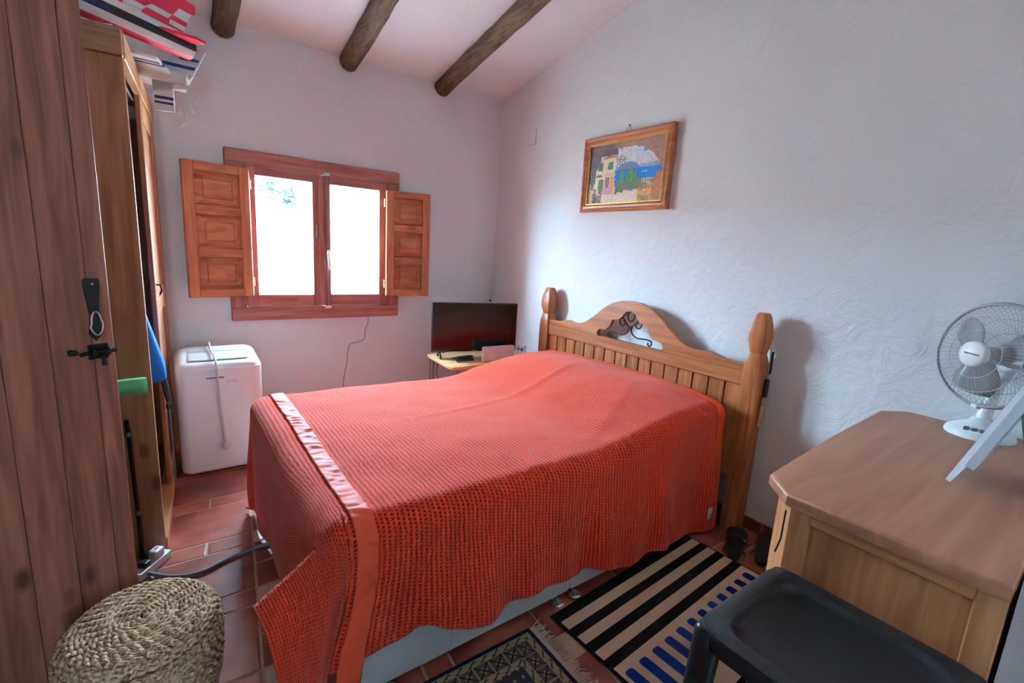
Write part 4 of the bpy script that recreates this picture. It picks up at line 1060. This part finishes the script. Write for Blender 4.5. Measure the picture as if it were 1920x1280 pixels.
for k in range(4): obj('frame_bar', fbar(((OC[k], IC[k]), (OC[(k + 1) % 4], IC[(k + 1) % 4]))), 'frame_wood', pt, 30)
gy0, gy1, gz0, gz1 = py0 + fw, py1 - fw, pz0 + fw, pz1 - fw
for a in ((gy0 - 0.004, gy1 + 0.004, gz1 - 0.007, gz1 + 0.002), (gy0 - 0.004, gy1 + 0.004, gz0 - 0.002, gz0 + 0.007), (gy0 - 0.002, gy0 + 0.006, gz0, gz1), (gy1 - 0.006, gy1 + 0.002, gz0, gz1)):
    obj('gilt_slip', bx(2.527, 2.545, a[0], a[1], a[2], a[3], bev=0.002), 'gold', pt)
b = new(); tube(b, [(2.545, 2.30, 2.262), (2.552, 2.265, 2.315), (2.545, 2.23, 2.262)], 0.0018, 6); tube(b, [(2.545, 2.265, 2.312), (2.562, 2.265, 2.316)], 0.005, 6); obj('hanging_wire', b, 'tube_grey', pt)
def nz(u, v, s, o=0): return noise.noise((u * s, v * s * 0.7, o))
def paint(u, v):
    """u 0..1 left to right, v 0..1 bottom to top"""
    C = lambda r, g, b_: srgb(r, g, b_)
    n = nz(u, v, 14); m = nz(u, v, 34, 3)
    u += 0.014 * nz(u, v, 22, 7); v += 0.018 * nz(u, v, 24, 11); g_ = nz(u, v, 70, 5)
    def mixc(c, k): return tuple(max(0, x * (1 + k)) for x in c[:3]) + (1,)
    # sky, clouds, sea
    col = C(96, 148, 206) if v > 0.93 - 0.28 * abs(u - 0.45) + 0.14 * n else mixc(C(206, 210, 216), 0.16 * m)
    if n + 0.4 * m > 0.12: col = mixc(col, 0.12)
    if v < 0.60 + 0.05 * n: col = C(146, 162, 198)
    if v < 0.66 + 0.02 * n and 0.42 < u < 0.70 and v > 0.53 and v < 0.56 + 0.10 * math.sin((u - 0.40) * 10): col = C(112, 124, 162)
    if v < 0.545: col = mixc(C(36, 110, 186), 0.25 * m)
    if v < 0.47 and m > 0.15: col = C(30, 130, 190)
    if abs(v - 0.475) < 0.006 and 0.735 < u < 0.80: col = C(236, 240, 244)
    # ground path
    pathtop = 0.30 + 0.10 * (u - 0.4)
    if v < pathtop + 0.03 * n: col = mixc(C(226, 206, 188), 0.10 * n + 0.08 * m)
    # plants between house and sea
    if 0.40 < u < 0.80 and pathtop - 0.12 + 0.05 * n < v < 0.42 - 0.25 * abs(u - 0.60) + 0.08 * m: col = mixc(C(84, 106, 70) if m > -0.1 else C(120, 96, 96), 0.4 * n)
    for pu, pv, pr in ((0.47, 0.44, 0.035), (0.58, 0.46, 0.05), (0.62, 0.42, 0.05)):
        if abs(u - pu) < pr * (0.6 + 0.5 * abs(m)) and abs(v - pv) < 0.10 + 0.04 * n: col = mixc(C(78, 124, 74), 0.5 * m)
    # balustrade
    if 0.74 < u < 0.95 and 0.30 < v < 0.375: col = C(206, 200, 196) if (int(u * 90) % 2 or v > 0.36) else C(70, 100, 120)
    # near flowers right
    if u > 0.70 and v < 0.36 - 0.5 * (0.95 - u) + 0.09 * n: col = mixc(C(150, 104, 70) if n > 0 else C(196, 150, 84), 0.5 * m)
    if u > 0.9 and v < 0.45 + 0.05 * n: col = mixc(C(158, 96, 62), 0.4 * m)
    # palm
    if math.hypot(u - 0.455, (v - 0.69) * 0.8) < 0.055 + 0.05 * abs(m) and g_ > -0.05: col = mixc(C(106, 110, 70), 0.4 * m)
    # house
    if u < 0.40:
        hroof = 0.80
        if u < 0.12 + 0.04 * n or v > 0.80: col = mixc(C(104, 92, 104), 0.4 * n) if v > 0.36 else mixc(C(196, 172, 140), 0.2 * m)
        if 0.10 < u < 0.38 and 0.24 < v < 0.76: col = mixc(C(226, 210, 186), 0.10 * m)
        if 0.10 < u < 0.17 and v > 0.56 + (u - 0.10) * 2.0: col = mixc(C(110, 98, 104), 0.3 * n)
        if 0.20 < u < 0.40 and 0.755 < v < 0.80 - 0.2 * abs(u - 0.30): col = mixc(C(170, 110, 78), 0.2 * m)
        for wx in (0.17, 0.31):
            if abs(u - wx) < 0.035 and 0.565 < v < 0.69: col = mixc(C(72, 104, 78), 0.3 * m)
        if 0.24 < u < 0.42 and 0.465 < v < 0.52 - 0.1 * abs(u - 0.33): col = mixc(C(216, 172, 128), 0.12 * m)
        if 0.11 < u < 0.20 and 0.455 < v < 0.50: col = mixc(C(150, 100, 84), 0.15 * m)
        if 0.155 < u < 0.225 and 0.17 < v < 0.42: col = mixc(C(98, 116, 84), 0.25 * m)
        if 0.04 < u < 0.08 and 0.26 < v < 0.46: col = mixc(C(78, 110, 74), 0.2 * m)
        if 0.25 < u < 0.31 and 0.25 < v < 0.44: col = mixc(C(140, 112, 106), 0.2 * n)
        if 0.32 < u < 0.37 and 0.20 < v < 0.44: col = mixc(C(214, 150, 104), 0.2 * n)
        if 0.21 < u < 0.37 and 0.16 < v < 0.275 - 0.1 * abs(u - 0.29): col = mixc(C(206, 140, 160), 0.15 * m)
        if 0.08 < u < 0.21 and v < 0.17 + 0.05 * n: col = mixc(C(140, 112, 118), 0.35 * m)
        if 0.08 < u < 0.14 and v < 0.26 and (int(u * 130) % 3 == 0 or int(v * 60) % 5 == 0): col = C(84, 66, 74)
    # brick arch upper right
    if u > 0.44 and v > 0.5:
        d = math.hypot((u - 0.56) / 0.40, (v - 0.40) / 0.50)
        if d > 1.0: col = mixc(C(150, 112, 98), 0.25 * m + 0.15 * n)
    if v > 0.90 - 0.0 * u and u < 0.44: col = mixc(C(120, 100, 96), 0.35 * n)
    return mixc(col, 0.10 * m + 0.22 * g_)
def painted_grid(nu, nv, pos, colf):
    me = bpy.data.meshes.new('painted'); vs, fs, cs = [], [], []
    for j in range(nv + 1):
        for i in range(nu + 1): vs.append(pos(i / nu, j / nv))
    for j in range(nv):
        for i in range(nu):
            k = j * (nu + 1) + i; fs.append((k, k + 1, k + nu + 2, k + nu + 1)); cs.append(colf((i + 0.5) / nu, (j + 0.5) / nv))
    me.from_pydata(vs, [], fs); at = me.attributes.new('paint', 'FLOAT_COLOR', 'CORNER')
    flat = []
    for c in cs:
        for _ in range(4): flat.extend(c)
    at.data.foreach_set('color', flat); return me
me = painted_grid(220, 140, lambda u, v: (2.5385, lerp(gy1, gy0, u), lerp(gz0, gz1, v)), paint)
me.transform(W[pt.name].inverted()); me.materials.append(MATS['painting']); link(bpy.data.objects.new('canvas', me), pt)
obj('backing_board', bx(2.539, 2.552, gy0 - 0.01, gy1 + 0.01, gz0 - 0.01, gz1 + 0.01), 'pale_wood', pt)

# ---------------------------------------------------------------- dresser
DZ = 0.875
ds = thing('dresser', 'pine dresser with clipped corners and a panelled end, beside the bed', 'dresser', (1.90, 0.29, 0))
topo = [(1.272, 0.058), (1.272, 0.472), (1.356, 0.556), (1.88, 0.592), (2.44, 0.612), (2.545, 0.545), (2.545, 0.062)]
b = new(); prism(b, topo, 'Z', DZ - 0.038, DZ, bev=0.010, seg=3); obj('dresser_top', b, 'dresser_top', ds, 35)
inn = [(1.312, 0.062), (1.312, 0.462), (1.372, 0.522), (2.40, 0.560), (2.50, 0.50), (2.50, 0.066)]
b = new(); prism(b, [(1.325, 0.07), (1.325, 0.45), (1.385, 0.505), (2.39, 0.54), (2.49, 0.49), (2.49, 0.07)], 'Z', 0.06, DZ - 0.038); obj('carcass', b, 'dresser_wood', ds)
# framed end panel
obj('end_stile', bx(1.300, 1.326, 0.420, 0.470, 0.06, DZ - 0.038, bev=0.003), 'dresser_wood', ds)
obj('end_stile', bx(1.300, 1.326, 0.060, 0.108, 0.06, DZ - 0.038, bev=0.003), 'dresser_wood', ds)
for z0, z1 in ((DZ - 0.038 - 0.036, DZ - 0.0385), (0.06, 0.13)): obj('end_rail', bx(1.300, 1.326, 0.108, 0.420, z0, z1, bev=0.003), 'dresser_wood_y', ds)
obj('end_panel', bx(1.318, 1.327, 0.104, 0.424, 0.126, DZ - 0.07), 'dresser_wood', ds)
# clipped corner with a carved zigzag
b = new(); prism(b, [(1.302, 0.462), (1.322, 0.446), (1.394, 0.506), (1.376, 0.530)], 'Z', 0.06, DZ - 0.038, bev=0.002); cp = obj('corner_post', b, 'dresser_wood', ds)
def cpt(t, z, o=0.0): 
    p = Vector((1.302, 0.462, z)).lerp(Vector((1.376, 0.530, z)), t); return p + Vector((-0.676, 0.737, 0)) * o
for zz in ((0.80, 0.68), (0.58, 0.46), (0.36, 0.24)):
    b = new(); tube(b, [cpt(0.40, zz[0], 0.0005), cpt(0.40, zz[1] + 0.035, 0.0005), cpt(0.62, zz[1] - 0.02, 0.0005)], 0.0028, 6); obj('carved_line', b, 'iron', cp)
fy = lambda x: 0.524 + (x - 1.38) * 0.0372
for k, (z0, z1) in enumerate(((0.10, 0.33), (0.345, 0.575), (0.59, 0.825))):
    b = new(); prism(b, [(1.395, fy(1.395) - 0.01), (2.385, fy(2.385) - 0.01), (2.385, fy(2.385) + 0.014), (1.395, fy(1.395) + 0.014)], 'Z', z0, z1, bev=0.004); dw = obj('drawer', b, 'dresser_wood_y', ds)
    for x in (1.62, 2.15):
        b = new(); lathe(b, [(0.008, 0), (0.008, 0.012), (0.017, 0.018), (0.015, 0.028), (0, 0.030)], (x, fy(x) + 0.012, (z0 + z1) / 2), 14, Matrix.Rotation(-PI / 2, 4, 'X')); obj('knob', b, 'dresser_wood', dw, 40)
obj('plinth', bx(1.32, 2.48, 0.08, 0.50, 0.0, 0.062), 'dresser_wood_y', ds)

# ---------------------------------------------------------------- desk fan
FC = Vector((2.375, 0.312, 1.183)); FD = Vector((-0.87, 0.49, 0.06)).normalized()
fn = thing('desk_fan', 'white desk fan with wire cage on the dresser', 'fan', (2.43, 0.30, DZ))
FS = FD.cross(Vector((0, 0, 1))).normalized(); FU = FS.cross(FD).normalized()
FM = Matrix(((FS.x, FU.x, FD.x, FC.x), (FS.y, FU.y, FD.y, FC.y), (FS.z, FU.z, FD.z, FC.z), (0, 0, 0, 1)))      # local z = blowing direction
b = new(); lathe(b, [(0.098, 0.0), (0.100, 0.006), (0.096, 0.020), (0.070, 0.036), (0.040, 0.050), (0.026, 0.070), (0, 0.072)], (2.425, 0.300, DZ), 36); obj('base', b, 'fan_white', fn, 50)
b = new(); tube(b, [(2.425, 0.300, DZ + 0.06), (2.43, 0.29, DZ + 0.17), FM @ Vector((0, -0.04, -0.10))], [0.022, 0.019, 0.017], 14); obj('stem', b, 'fan_white', fn, 50)
for k in range(3): obj('speed_button', bx(2.345 + 0.0, 2.360, 0.275 + k * 0.022, 0.290 + k * 0.022, DZ + 0.026, DZ + 0.040, bev=0.002), 'tube_grey', fn)
b = new(); lathe(b, [(0, -0.19), (0.030, -0.185), (0.045, -0.16), (0.050, -0.10), (0.048, -0.06), (0, -0.055)], n=28, M=FM); obj('motor', b, 'fan_white', fn, 50)
FR = 0.186
b = new()
def cage(sgn, dep):
    bm = new(); nw = 64
    for k in range(nw):
        a = 2 * PI * k / nw; P = []
        for t in (0.0, 0.25, 0.5, 0.75, 0.92, 1.0):
            r = lerp(0.040, FR, t); z = sgn * dep * (1 - t ** 3.0)
            P.append(FM @ Vector((r * math.cos(a + 0.12 * t * sgn), r * math.sin(a + 0.12 * t * sgn), z)))
        tube(bm, P, 0.0008, 4, cap=False)
    for r, z in ((0.085, sgn * dep * 0.96), (0.135, sgn * dep * 0.72)):
        tube(bm, [FM @ Vector((r * math.cos(2 * PI * i / 40), r * math.sin(2 * PI * i / 40), z)) for i in range(41)], 0.0014, 5, cap=False)
    return bm
obj('front_cage', cage(1, 0.075), 'fan_wire', fn); obj('rear_cage', cage(-1, 0.062), 'fan_wire', fn)
b = new(); tube(b, [FM @ Vector((FR * math.cos(2 * PI * i / 64), FR * math.sin(2 * PI * i / 64), 0)) for i in range(65)], 0.0055, 8, cap=False, flat=1.8); obj('rim', b, 'fan_ring', fn, 'all')
obj('clip', bx(-0.012, 0.012, -FR - 0.012, -FR + 0.006, -0.012, 0.012, bev=0.003, M=FM), 'fan_white', fn)
b = new(); lathe(b, [(0.044, 0.062), (0.046, 0.070), (0.044, 0.082), (0.036, 0.087), (0, 0.089)], n=32, M=FM); hc = obj('badge', b, 'white_plastic', fn, 50)
b = new(); x = -0.028
for w_ in (0.006, 0.007, 0.006, 0.007, 0.006, 0.007): box(b, x, x + w_, -0.003, 0.003, 0.0875, 0.0895, M=FM @ Matrix.Rotation(0.06, 4, 'Z')); x += w_ + 0.002
obj('lettering', b, 'grey_mark', hc)
b = new(); lathe(b, [(0, 0.035), (0.028, 0.032), (0.032, 0.0), (0.030, -0.05), (0, -0.05)], n=24, M=FM); obj('hub', b, 'fan_blade', fn, 50)
for k in range(3):
    a0 = math.radians(40 + 120 * k); bm = new(); V = []
    for i in range(9):
        t = i / 8; r = lerp(0.025, 0.150, t); wd_ = 0.55 * math.sin(PI * min(1, 0.25 + t * 0.62)) + 0.12
        V.append([bm.verts.new(FM @ Vector((r * math.cos(a0 + s_ * wd_), r * math.sin(a0 + s_ * wd_), 0.010 + 0.022 * s_))) for s_ in (-1, -0.5, 0, 0.5, 1)])
    for p_, q_ in zip(V, V[1:]):
        for j in range(4): bm.faces.new((p_[j], p_[j + 1], q_[j + 1], q_[j]))
    o = obj('blade', bm, 'fan_blade', fn, 'all'); s_ = o.modifiers.new('thick', 'SOLIDIFY'); s_.thickness = 0.002

# ---------------------------------------------------------------- leaning mirror on the dresser
mr_ = thing('standing_mirror', 'slim white framed mirror leaning back on its strut on the dresser', 'mirror', (1.89, 0.24, DZ))
LV = Vector((0, -0.103, 0.315)).normalized(); LN = Vector((0, LV.z, -LV.y))
def lm(x, n, s): return Vector((1.779 + x, 0.265, DZ + 0.0005)) + LV * s + LN * n
def slab(x0, x1, n0, n1, s0, s1):
    bm = new(); loft(bm, [[lm(x, n_, s_) for x, n_ in ((x0, n0), (x1, n0), (x1, n1), (x0, n1))] for s_ in (s0, s1)]); return bm
obj('clear_edge', slab(0.0, 0.24, -0.012, 0.0, 0.004, 0.42), 'acrylic', mr_)
obj('white_frame', slab(0.004, 0.236, -0.034, -0.0125, 0.065, 0.42), 'acrylic', mr_)
obj('mirror_glass', slab(0.03, 0.21, 0.0002, 0.002, 0.08, 0.40), 'steel', mr_)
b = new(); p0, p1 = lm(0.12, -0.034, 0.24), Vector((1.90, 0.105, DZ + 0.001))
loft(b, [[q + Vector(d_) for d_ in ((-0.025, -0.004, 0), (0.025, -0.004, 0), (0.025, 0.004, 0), (-0.025, 0.004, 0))] for q in (p1, p0)]); obj('strut', b, 'tube_grey', mr_)

# ---------------------------------------------------------------- black plastic stool
SZ = 0.69; sx0, sx1, sy0, sy1 = 0.873, 1.250, 0.050, 0.462
so = thing('plastic_stool', 'black plastic stool with a dished seat in front of the dresser', 'stool', ((sx0 + sx1) / 2, (sy0 + sy1) / 2, 0))
cx, cy, sw_, sd = (sx0 + sx1) / 2, (sy0 + sy1) / 2, sx1 - sx0, sy1 - sy0
b = new()
def sr(k, z, r): return [(x, y, z) for x, y in rrect(sw_ * k, sd * k, r, 6, cx, cy)]
loft(b, [sr(0.97, SZ - 0.045, 0.05), sr(1.0, SZ - 0.04, 0.055), sr(1.0, SZ - 0.010, 0.055), sr(0.985, SZ - 0.002, 0.05), sr(0.96, SZ, 0.045), sr(0.80, SZ, 0.05), sr(0.775, SZ - 0.004, 0.05), sr(0.74, SZ - 0.014, 0.055), sr(0.60, SZ - 0.018, 0.05), sr(0.2, SZ - 0.020, 0.02)])
obj('seat', b, 'black_plastic', so, 35)
for ax in (-1, 1):
    for ay in (-1, 1):
        px_, py_ = cx + ax * (sw_ / 2 - 0.026), cy + ay * (sd / 2 - 0.026)
        b = new(); loft(b, [[(px_ + ax * d_ + x, py_ + ay * d_ + y, z) for x, y in rrect(2 * r_, 2 * r_, r_ * 0.7, 3)] for z, r_, d_ in ((0.0, 0.020, 0.030), (0.35, 0.024, 0.012), (SZ - 0.05, 0.028, 0.0), (SZ - 0.012, 0.026, 0.0), (SZ - 0.004, 0.020, 0.0))])
        obj('leg', b, 'black_plastic', so, 40)
for z in (0.30,):
    for (x0, x1, y0, y1) in ((sx0 + 0.04, sx1 - 0.04, sy0 + 0.012, sy0 + 0.03), (sx0 + 0.04, sx1 - 0.04, sy1 - 0.03, sy1 - 0.012), (sx0 + 0.012, sx0 + 0.03, sy0 + 0.04, sy1 - 0.04), (sx1 - 0.03, sx1 - 0.012, sy0 + 0.04, sy1 - 0.04)):
        obj('stretcher', bx(x0, x1, y0, y1, z, z + 0.03, bev=0.003), 'black_plastic', so)

# ---------------------------------------------------------------- striped rug
RA = math.radians(3.3)
rg = thing('striped_rug', 'black and cream striped cotton rug with blue bars beside the bed', 'rug', (1.176, 1.212, 0.001), RA)
RL = 1.01
def rl(name, x0, x1, y0, y1, z0, z1, m, bev=0.0): return obj(name, bx(x0, x1, y0, y1, z0, z1, bev=bev), m, rg, local=True)
rl('border', 0, RL, -0.66, 0.0, 0.0, 0.007, 'rug_black', 0.003)
for v0, v1 in ((0.052, 0.097), (0.140, 0.184), (0.228, 0.272)): rl('stripe', 0.012, RL - 0.012, -v1, -v0, 0.0065, 0.0082, 'rug_cream')
rl('cream_field', 0.012, RL - 0.012, -0.61, -0.315, 0.0065, 0.0080, 'rug_cream')
k = 0; u = 0.05
while u < RL - 0.06:
    b = new(); prism(b, [(u + x, -0.425 + y) for x, y in rrect(0.043, 0.15, 0.012, 3)], 'Z', 0.0078, 0.0092); obj('bar', b, 'rug_blue', rg, local=True); u += 0.081

# ---------------------------------------------------------------- oriental rug with fringe
og = thing('oriental_rug', 'small fringed oriental rug in navy and beige on the floor', 'rug', (0.61, 0.915, 0.001), math.radians(-0.8))
OL, OW = 0.90, 0.60
def ocol(u, v):
    x, y = u * OL, v * OW                     # metres
    e = min(x, OL - x, y, OW - y)
    C = srgb; n = 0.12 * noise.noise((x * 90, y * 90, 0))
    beige, navy, brown, dk = C(150, 138, 112), C(30, 36, 62), C(92, 82, 74), C(46, 46, 54)
    along = x if (min(y, OW - y) < min(x, OL - x)) else y
    if e < 0.016: c = navy
    elif e < 0.042:
        c = beige; ph = (along % 0.05) / 0.05
        if abs((e - 0.029) - 0.007 * math.sin(ph * 2 * PI)) < 0.003 and 0.15 < ph < 0.85: c = dk
    elif e < 0.100:
        ph = (along % 0.062) / 0.062 - 0.5; q = (e - 0.071) / 0.029
        c = brown
        if abs(ph) > 0.46 or abs(q) > 0.95: c = beige
        elif abs(abs(ph * 2) - abs(q)) < 0.16: c = dk
        elif abs(ph) * 2 + abs(q) < 0.5: c = beige
    elif e < 0.126:
        c = beige; ph = (along % 0.05) / 0.05
        if abs((e - 0.113) - 0.007 * math.sin(ph * 2 * PI)) < 0.003 and 0.15 < ph < 0.85: c = dk
    else:
        c = C(58, 62, 72)
        if math.hypot((x % 0.035) - 0.0175, (y % 0.035) - 0.0175) < 0.006: c = beige
        dm = abs(x - OL / 2) / 0.30 + abs(y - OW / 2) / 0.20
        if dm < 0.95: c = navy
        if 0.95 < dm < 1.05 and int((x + y) * 160) % 2: c = beige
        if dm < 0.4: c = C(120, 96, 84)
    return tuple(max(0, k_ * (1 + n)) for k_ in c[:3]) + (1,)
me = painted_grid(330, 200, lambda u, v: (-OL / 2 + u * OL, -OW / 2 + v * OW, 0.0075 + 0.0006 * noise.noise((u * 40, v * 30, 0))), ocol)
me.materials.append(MATS['rug_weave']); link(bpy.data.objects.new('pile', me), og)
obj('backing', bx(-OL / 2, OL / 2, -OW / 2, OW / 2, 0.0, 0.0066, bev=0.001), 'rug_blue', og, local=True)
for sg in (-1, 1):
    obj('end_band', bx(*sorted((sg * OL / 2, sg * (OL / 2 + 0.022))), -OW / 2, OW / 2, 0.0, 0.005), 'fringe', og, local=True)
    b = new(); rr = random.Random(11 + sg)
    for k in range(110):
        y = -OW / 2 + OW * k / 109; x = sg * (OL / 2 + 0.02); dx = rr.uniform(0.03, 0.055); dy = rr.uniform(-0.022, 0.022)
        tube(b, [(x, y, 0.004), (x + sg * dx * 0.5, y + dy * 0.3, 0.006 + rr.random() * 0.003), (x + sg * dx, y + dy, 0.003)], [0.0022, 0.0026, 0.0012], 5)
    o = obj('fringe', b, 'fringe', og, local=True); o['kind'] = 'stuff'

# ---------------------------------------------------------------- sandals
def sandal(loc, rz, label, roll=0.0):
    t = thing('sandal', label, 'sandal', loc, rz, 'dark sandals by the headboard post')
    out = []
    for i in range(24):
        a = 2 * PI * i / 24; yy = 0.135 * math.sin(a); w_ = 0.046 * (1.0 + 0.18 * math.sin(a)) * (1 - 0.10 * math.cos(2 * a))
        out.append((w_ * math.cos(a), yy))
    b = new(); prism(b, out, 'Z', 0.001, 0.026, bev=0.004, seg=2); obj('sole', b, 'leather', t, 40, local=True)
    def strap(y0, y1, h, w_):
        bm = new(); V = []
        for i in range(13):
            a = PI * i / 12; x = 0.050 * math.cos(a); z = 0.022 + h * math.sin(a)
            V.append([bm.verts.new((x * (1 if k in (0, 3) else 1.05), lerp(y0, y1, i / 12) + o_, z + e_)) for k, (o_, e_) in enumerate(((-w_, 0), (w_, 0), (w_, 0.005), (-w_, 0.005)))])
        for p_, q_ in zip(V, V[1:]):
            for j in range(4): bm.faces.new((p_[j], p_[(j + 1) % 4], q_[(j + 1) % 4], q_[j]))
        bm.faces.new(V[0]); bm.faces.new(V[-1]); return obj('strap', bm, 'leather', t, 50, local=True)
    strap(0.035, 0.085, 0.050, 0.016); strap(0.085, 0.035, 0.055, 0.016); s_ = strap(-0.02, -0.02, 0.060, 0.014); strap(-0.105, -0.105, 0.05, 0.010)
    obj('buckle', bx(0.028, 0.046, -0.032, -0.008, 0.062, 0.068, bev=0.001), 'steel', s_, local=True)
sandal((2.310, 1.055, 0.001), math.radians(-66), 'dark leather sandal nearer the bed, on the tiles')
sandal((2.395, 0.945, 0.001), math.radians(-72), 'dark leather sandal nearer the dresser, on the tiles')

# ---------------------------------------------------------------- jute basket pouf
bk = thing('jute_basket', 'round coiled jute basket with lid beside the plank door', 'basket', (-0.112, 1.512, 0))
def coil(prof, rope, cxy, name, par):
    bm = new()
    for q, (r, z) in enumerate(prof):
        nseg = max(16, int(2 * PI * r / 0.0065)); P = []
        ph = q * 1.7
        rings = []
        for i in range(nseg):
            a = 2 * PI * i / nseg; br = 0.0022 * math.sin(i * PI * 0.5 + ph)
            rr_ = rope * (1 + 0.22 * math.sin(i * PI * 0.55 + ph)); R_ = r + br; zz = z + 0.0025 * math.cos(i * PI * 0.5 + ph) + 0.003 * noise.noise((math.cos(a) * 3, math.sin(a) * 3, z * 9))
            rings.append([bm.verts.new((cxy[0] + (R_ + rr_ * math.cos(b_)) * math.cos(a), cxy[1] + (R_ + rr_ * math.cos(b_)) * math.sin(a), zz + rr_ * math.sin(b_))) for b_ in [2 * PI * j / 6 for j in range(6)]])
        for i in range(nseg):
            A, B = rings[i], rings[(i + 1) % nseg]
            for j in range(6): bm.faces.new((A[j], B[j], B[(j + 1) % 6], A[(j + 1) % 6]))
    return obj(name, bm, 'jute', par, 'all')
side = []; z = 0.012
while z < 0.345:
    side.append((interp([(0, 0.125), (0.06, 0.147), (0.13, 0.168), (0.22, 0.183), (0.30, 0.186), (0.345, 0.182)], z), z)); z += 0.0120
coil(side, 0.0080, (-0.112, 1.512), 'body', bk)
lid = [(0.178, 0.352), (0.174, 0.362), (0.167, 0.369)]; r = 0.158
while r > 0.012: lid.append((r, 0.374 + 0.010 * (1 - (r / 0.17) ** 2))); r -= 0.0110
coil(lid, 0.0074, (-0.112, 1.512), 'lid', bk)
b = new(); lathe(b, [(0.115, 0.004), (0.125, 0.02), (0.165, 0.13), (0.183, 0.26), (0.176, 0.345), (0.165, 0.364), (0, 0.374)], (-0.112, 1.512, 0), 40); obj('lining', b, 'jute', bk, True)
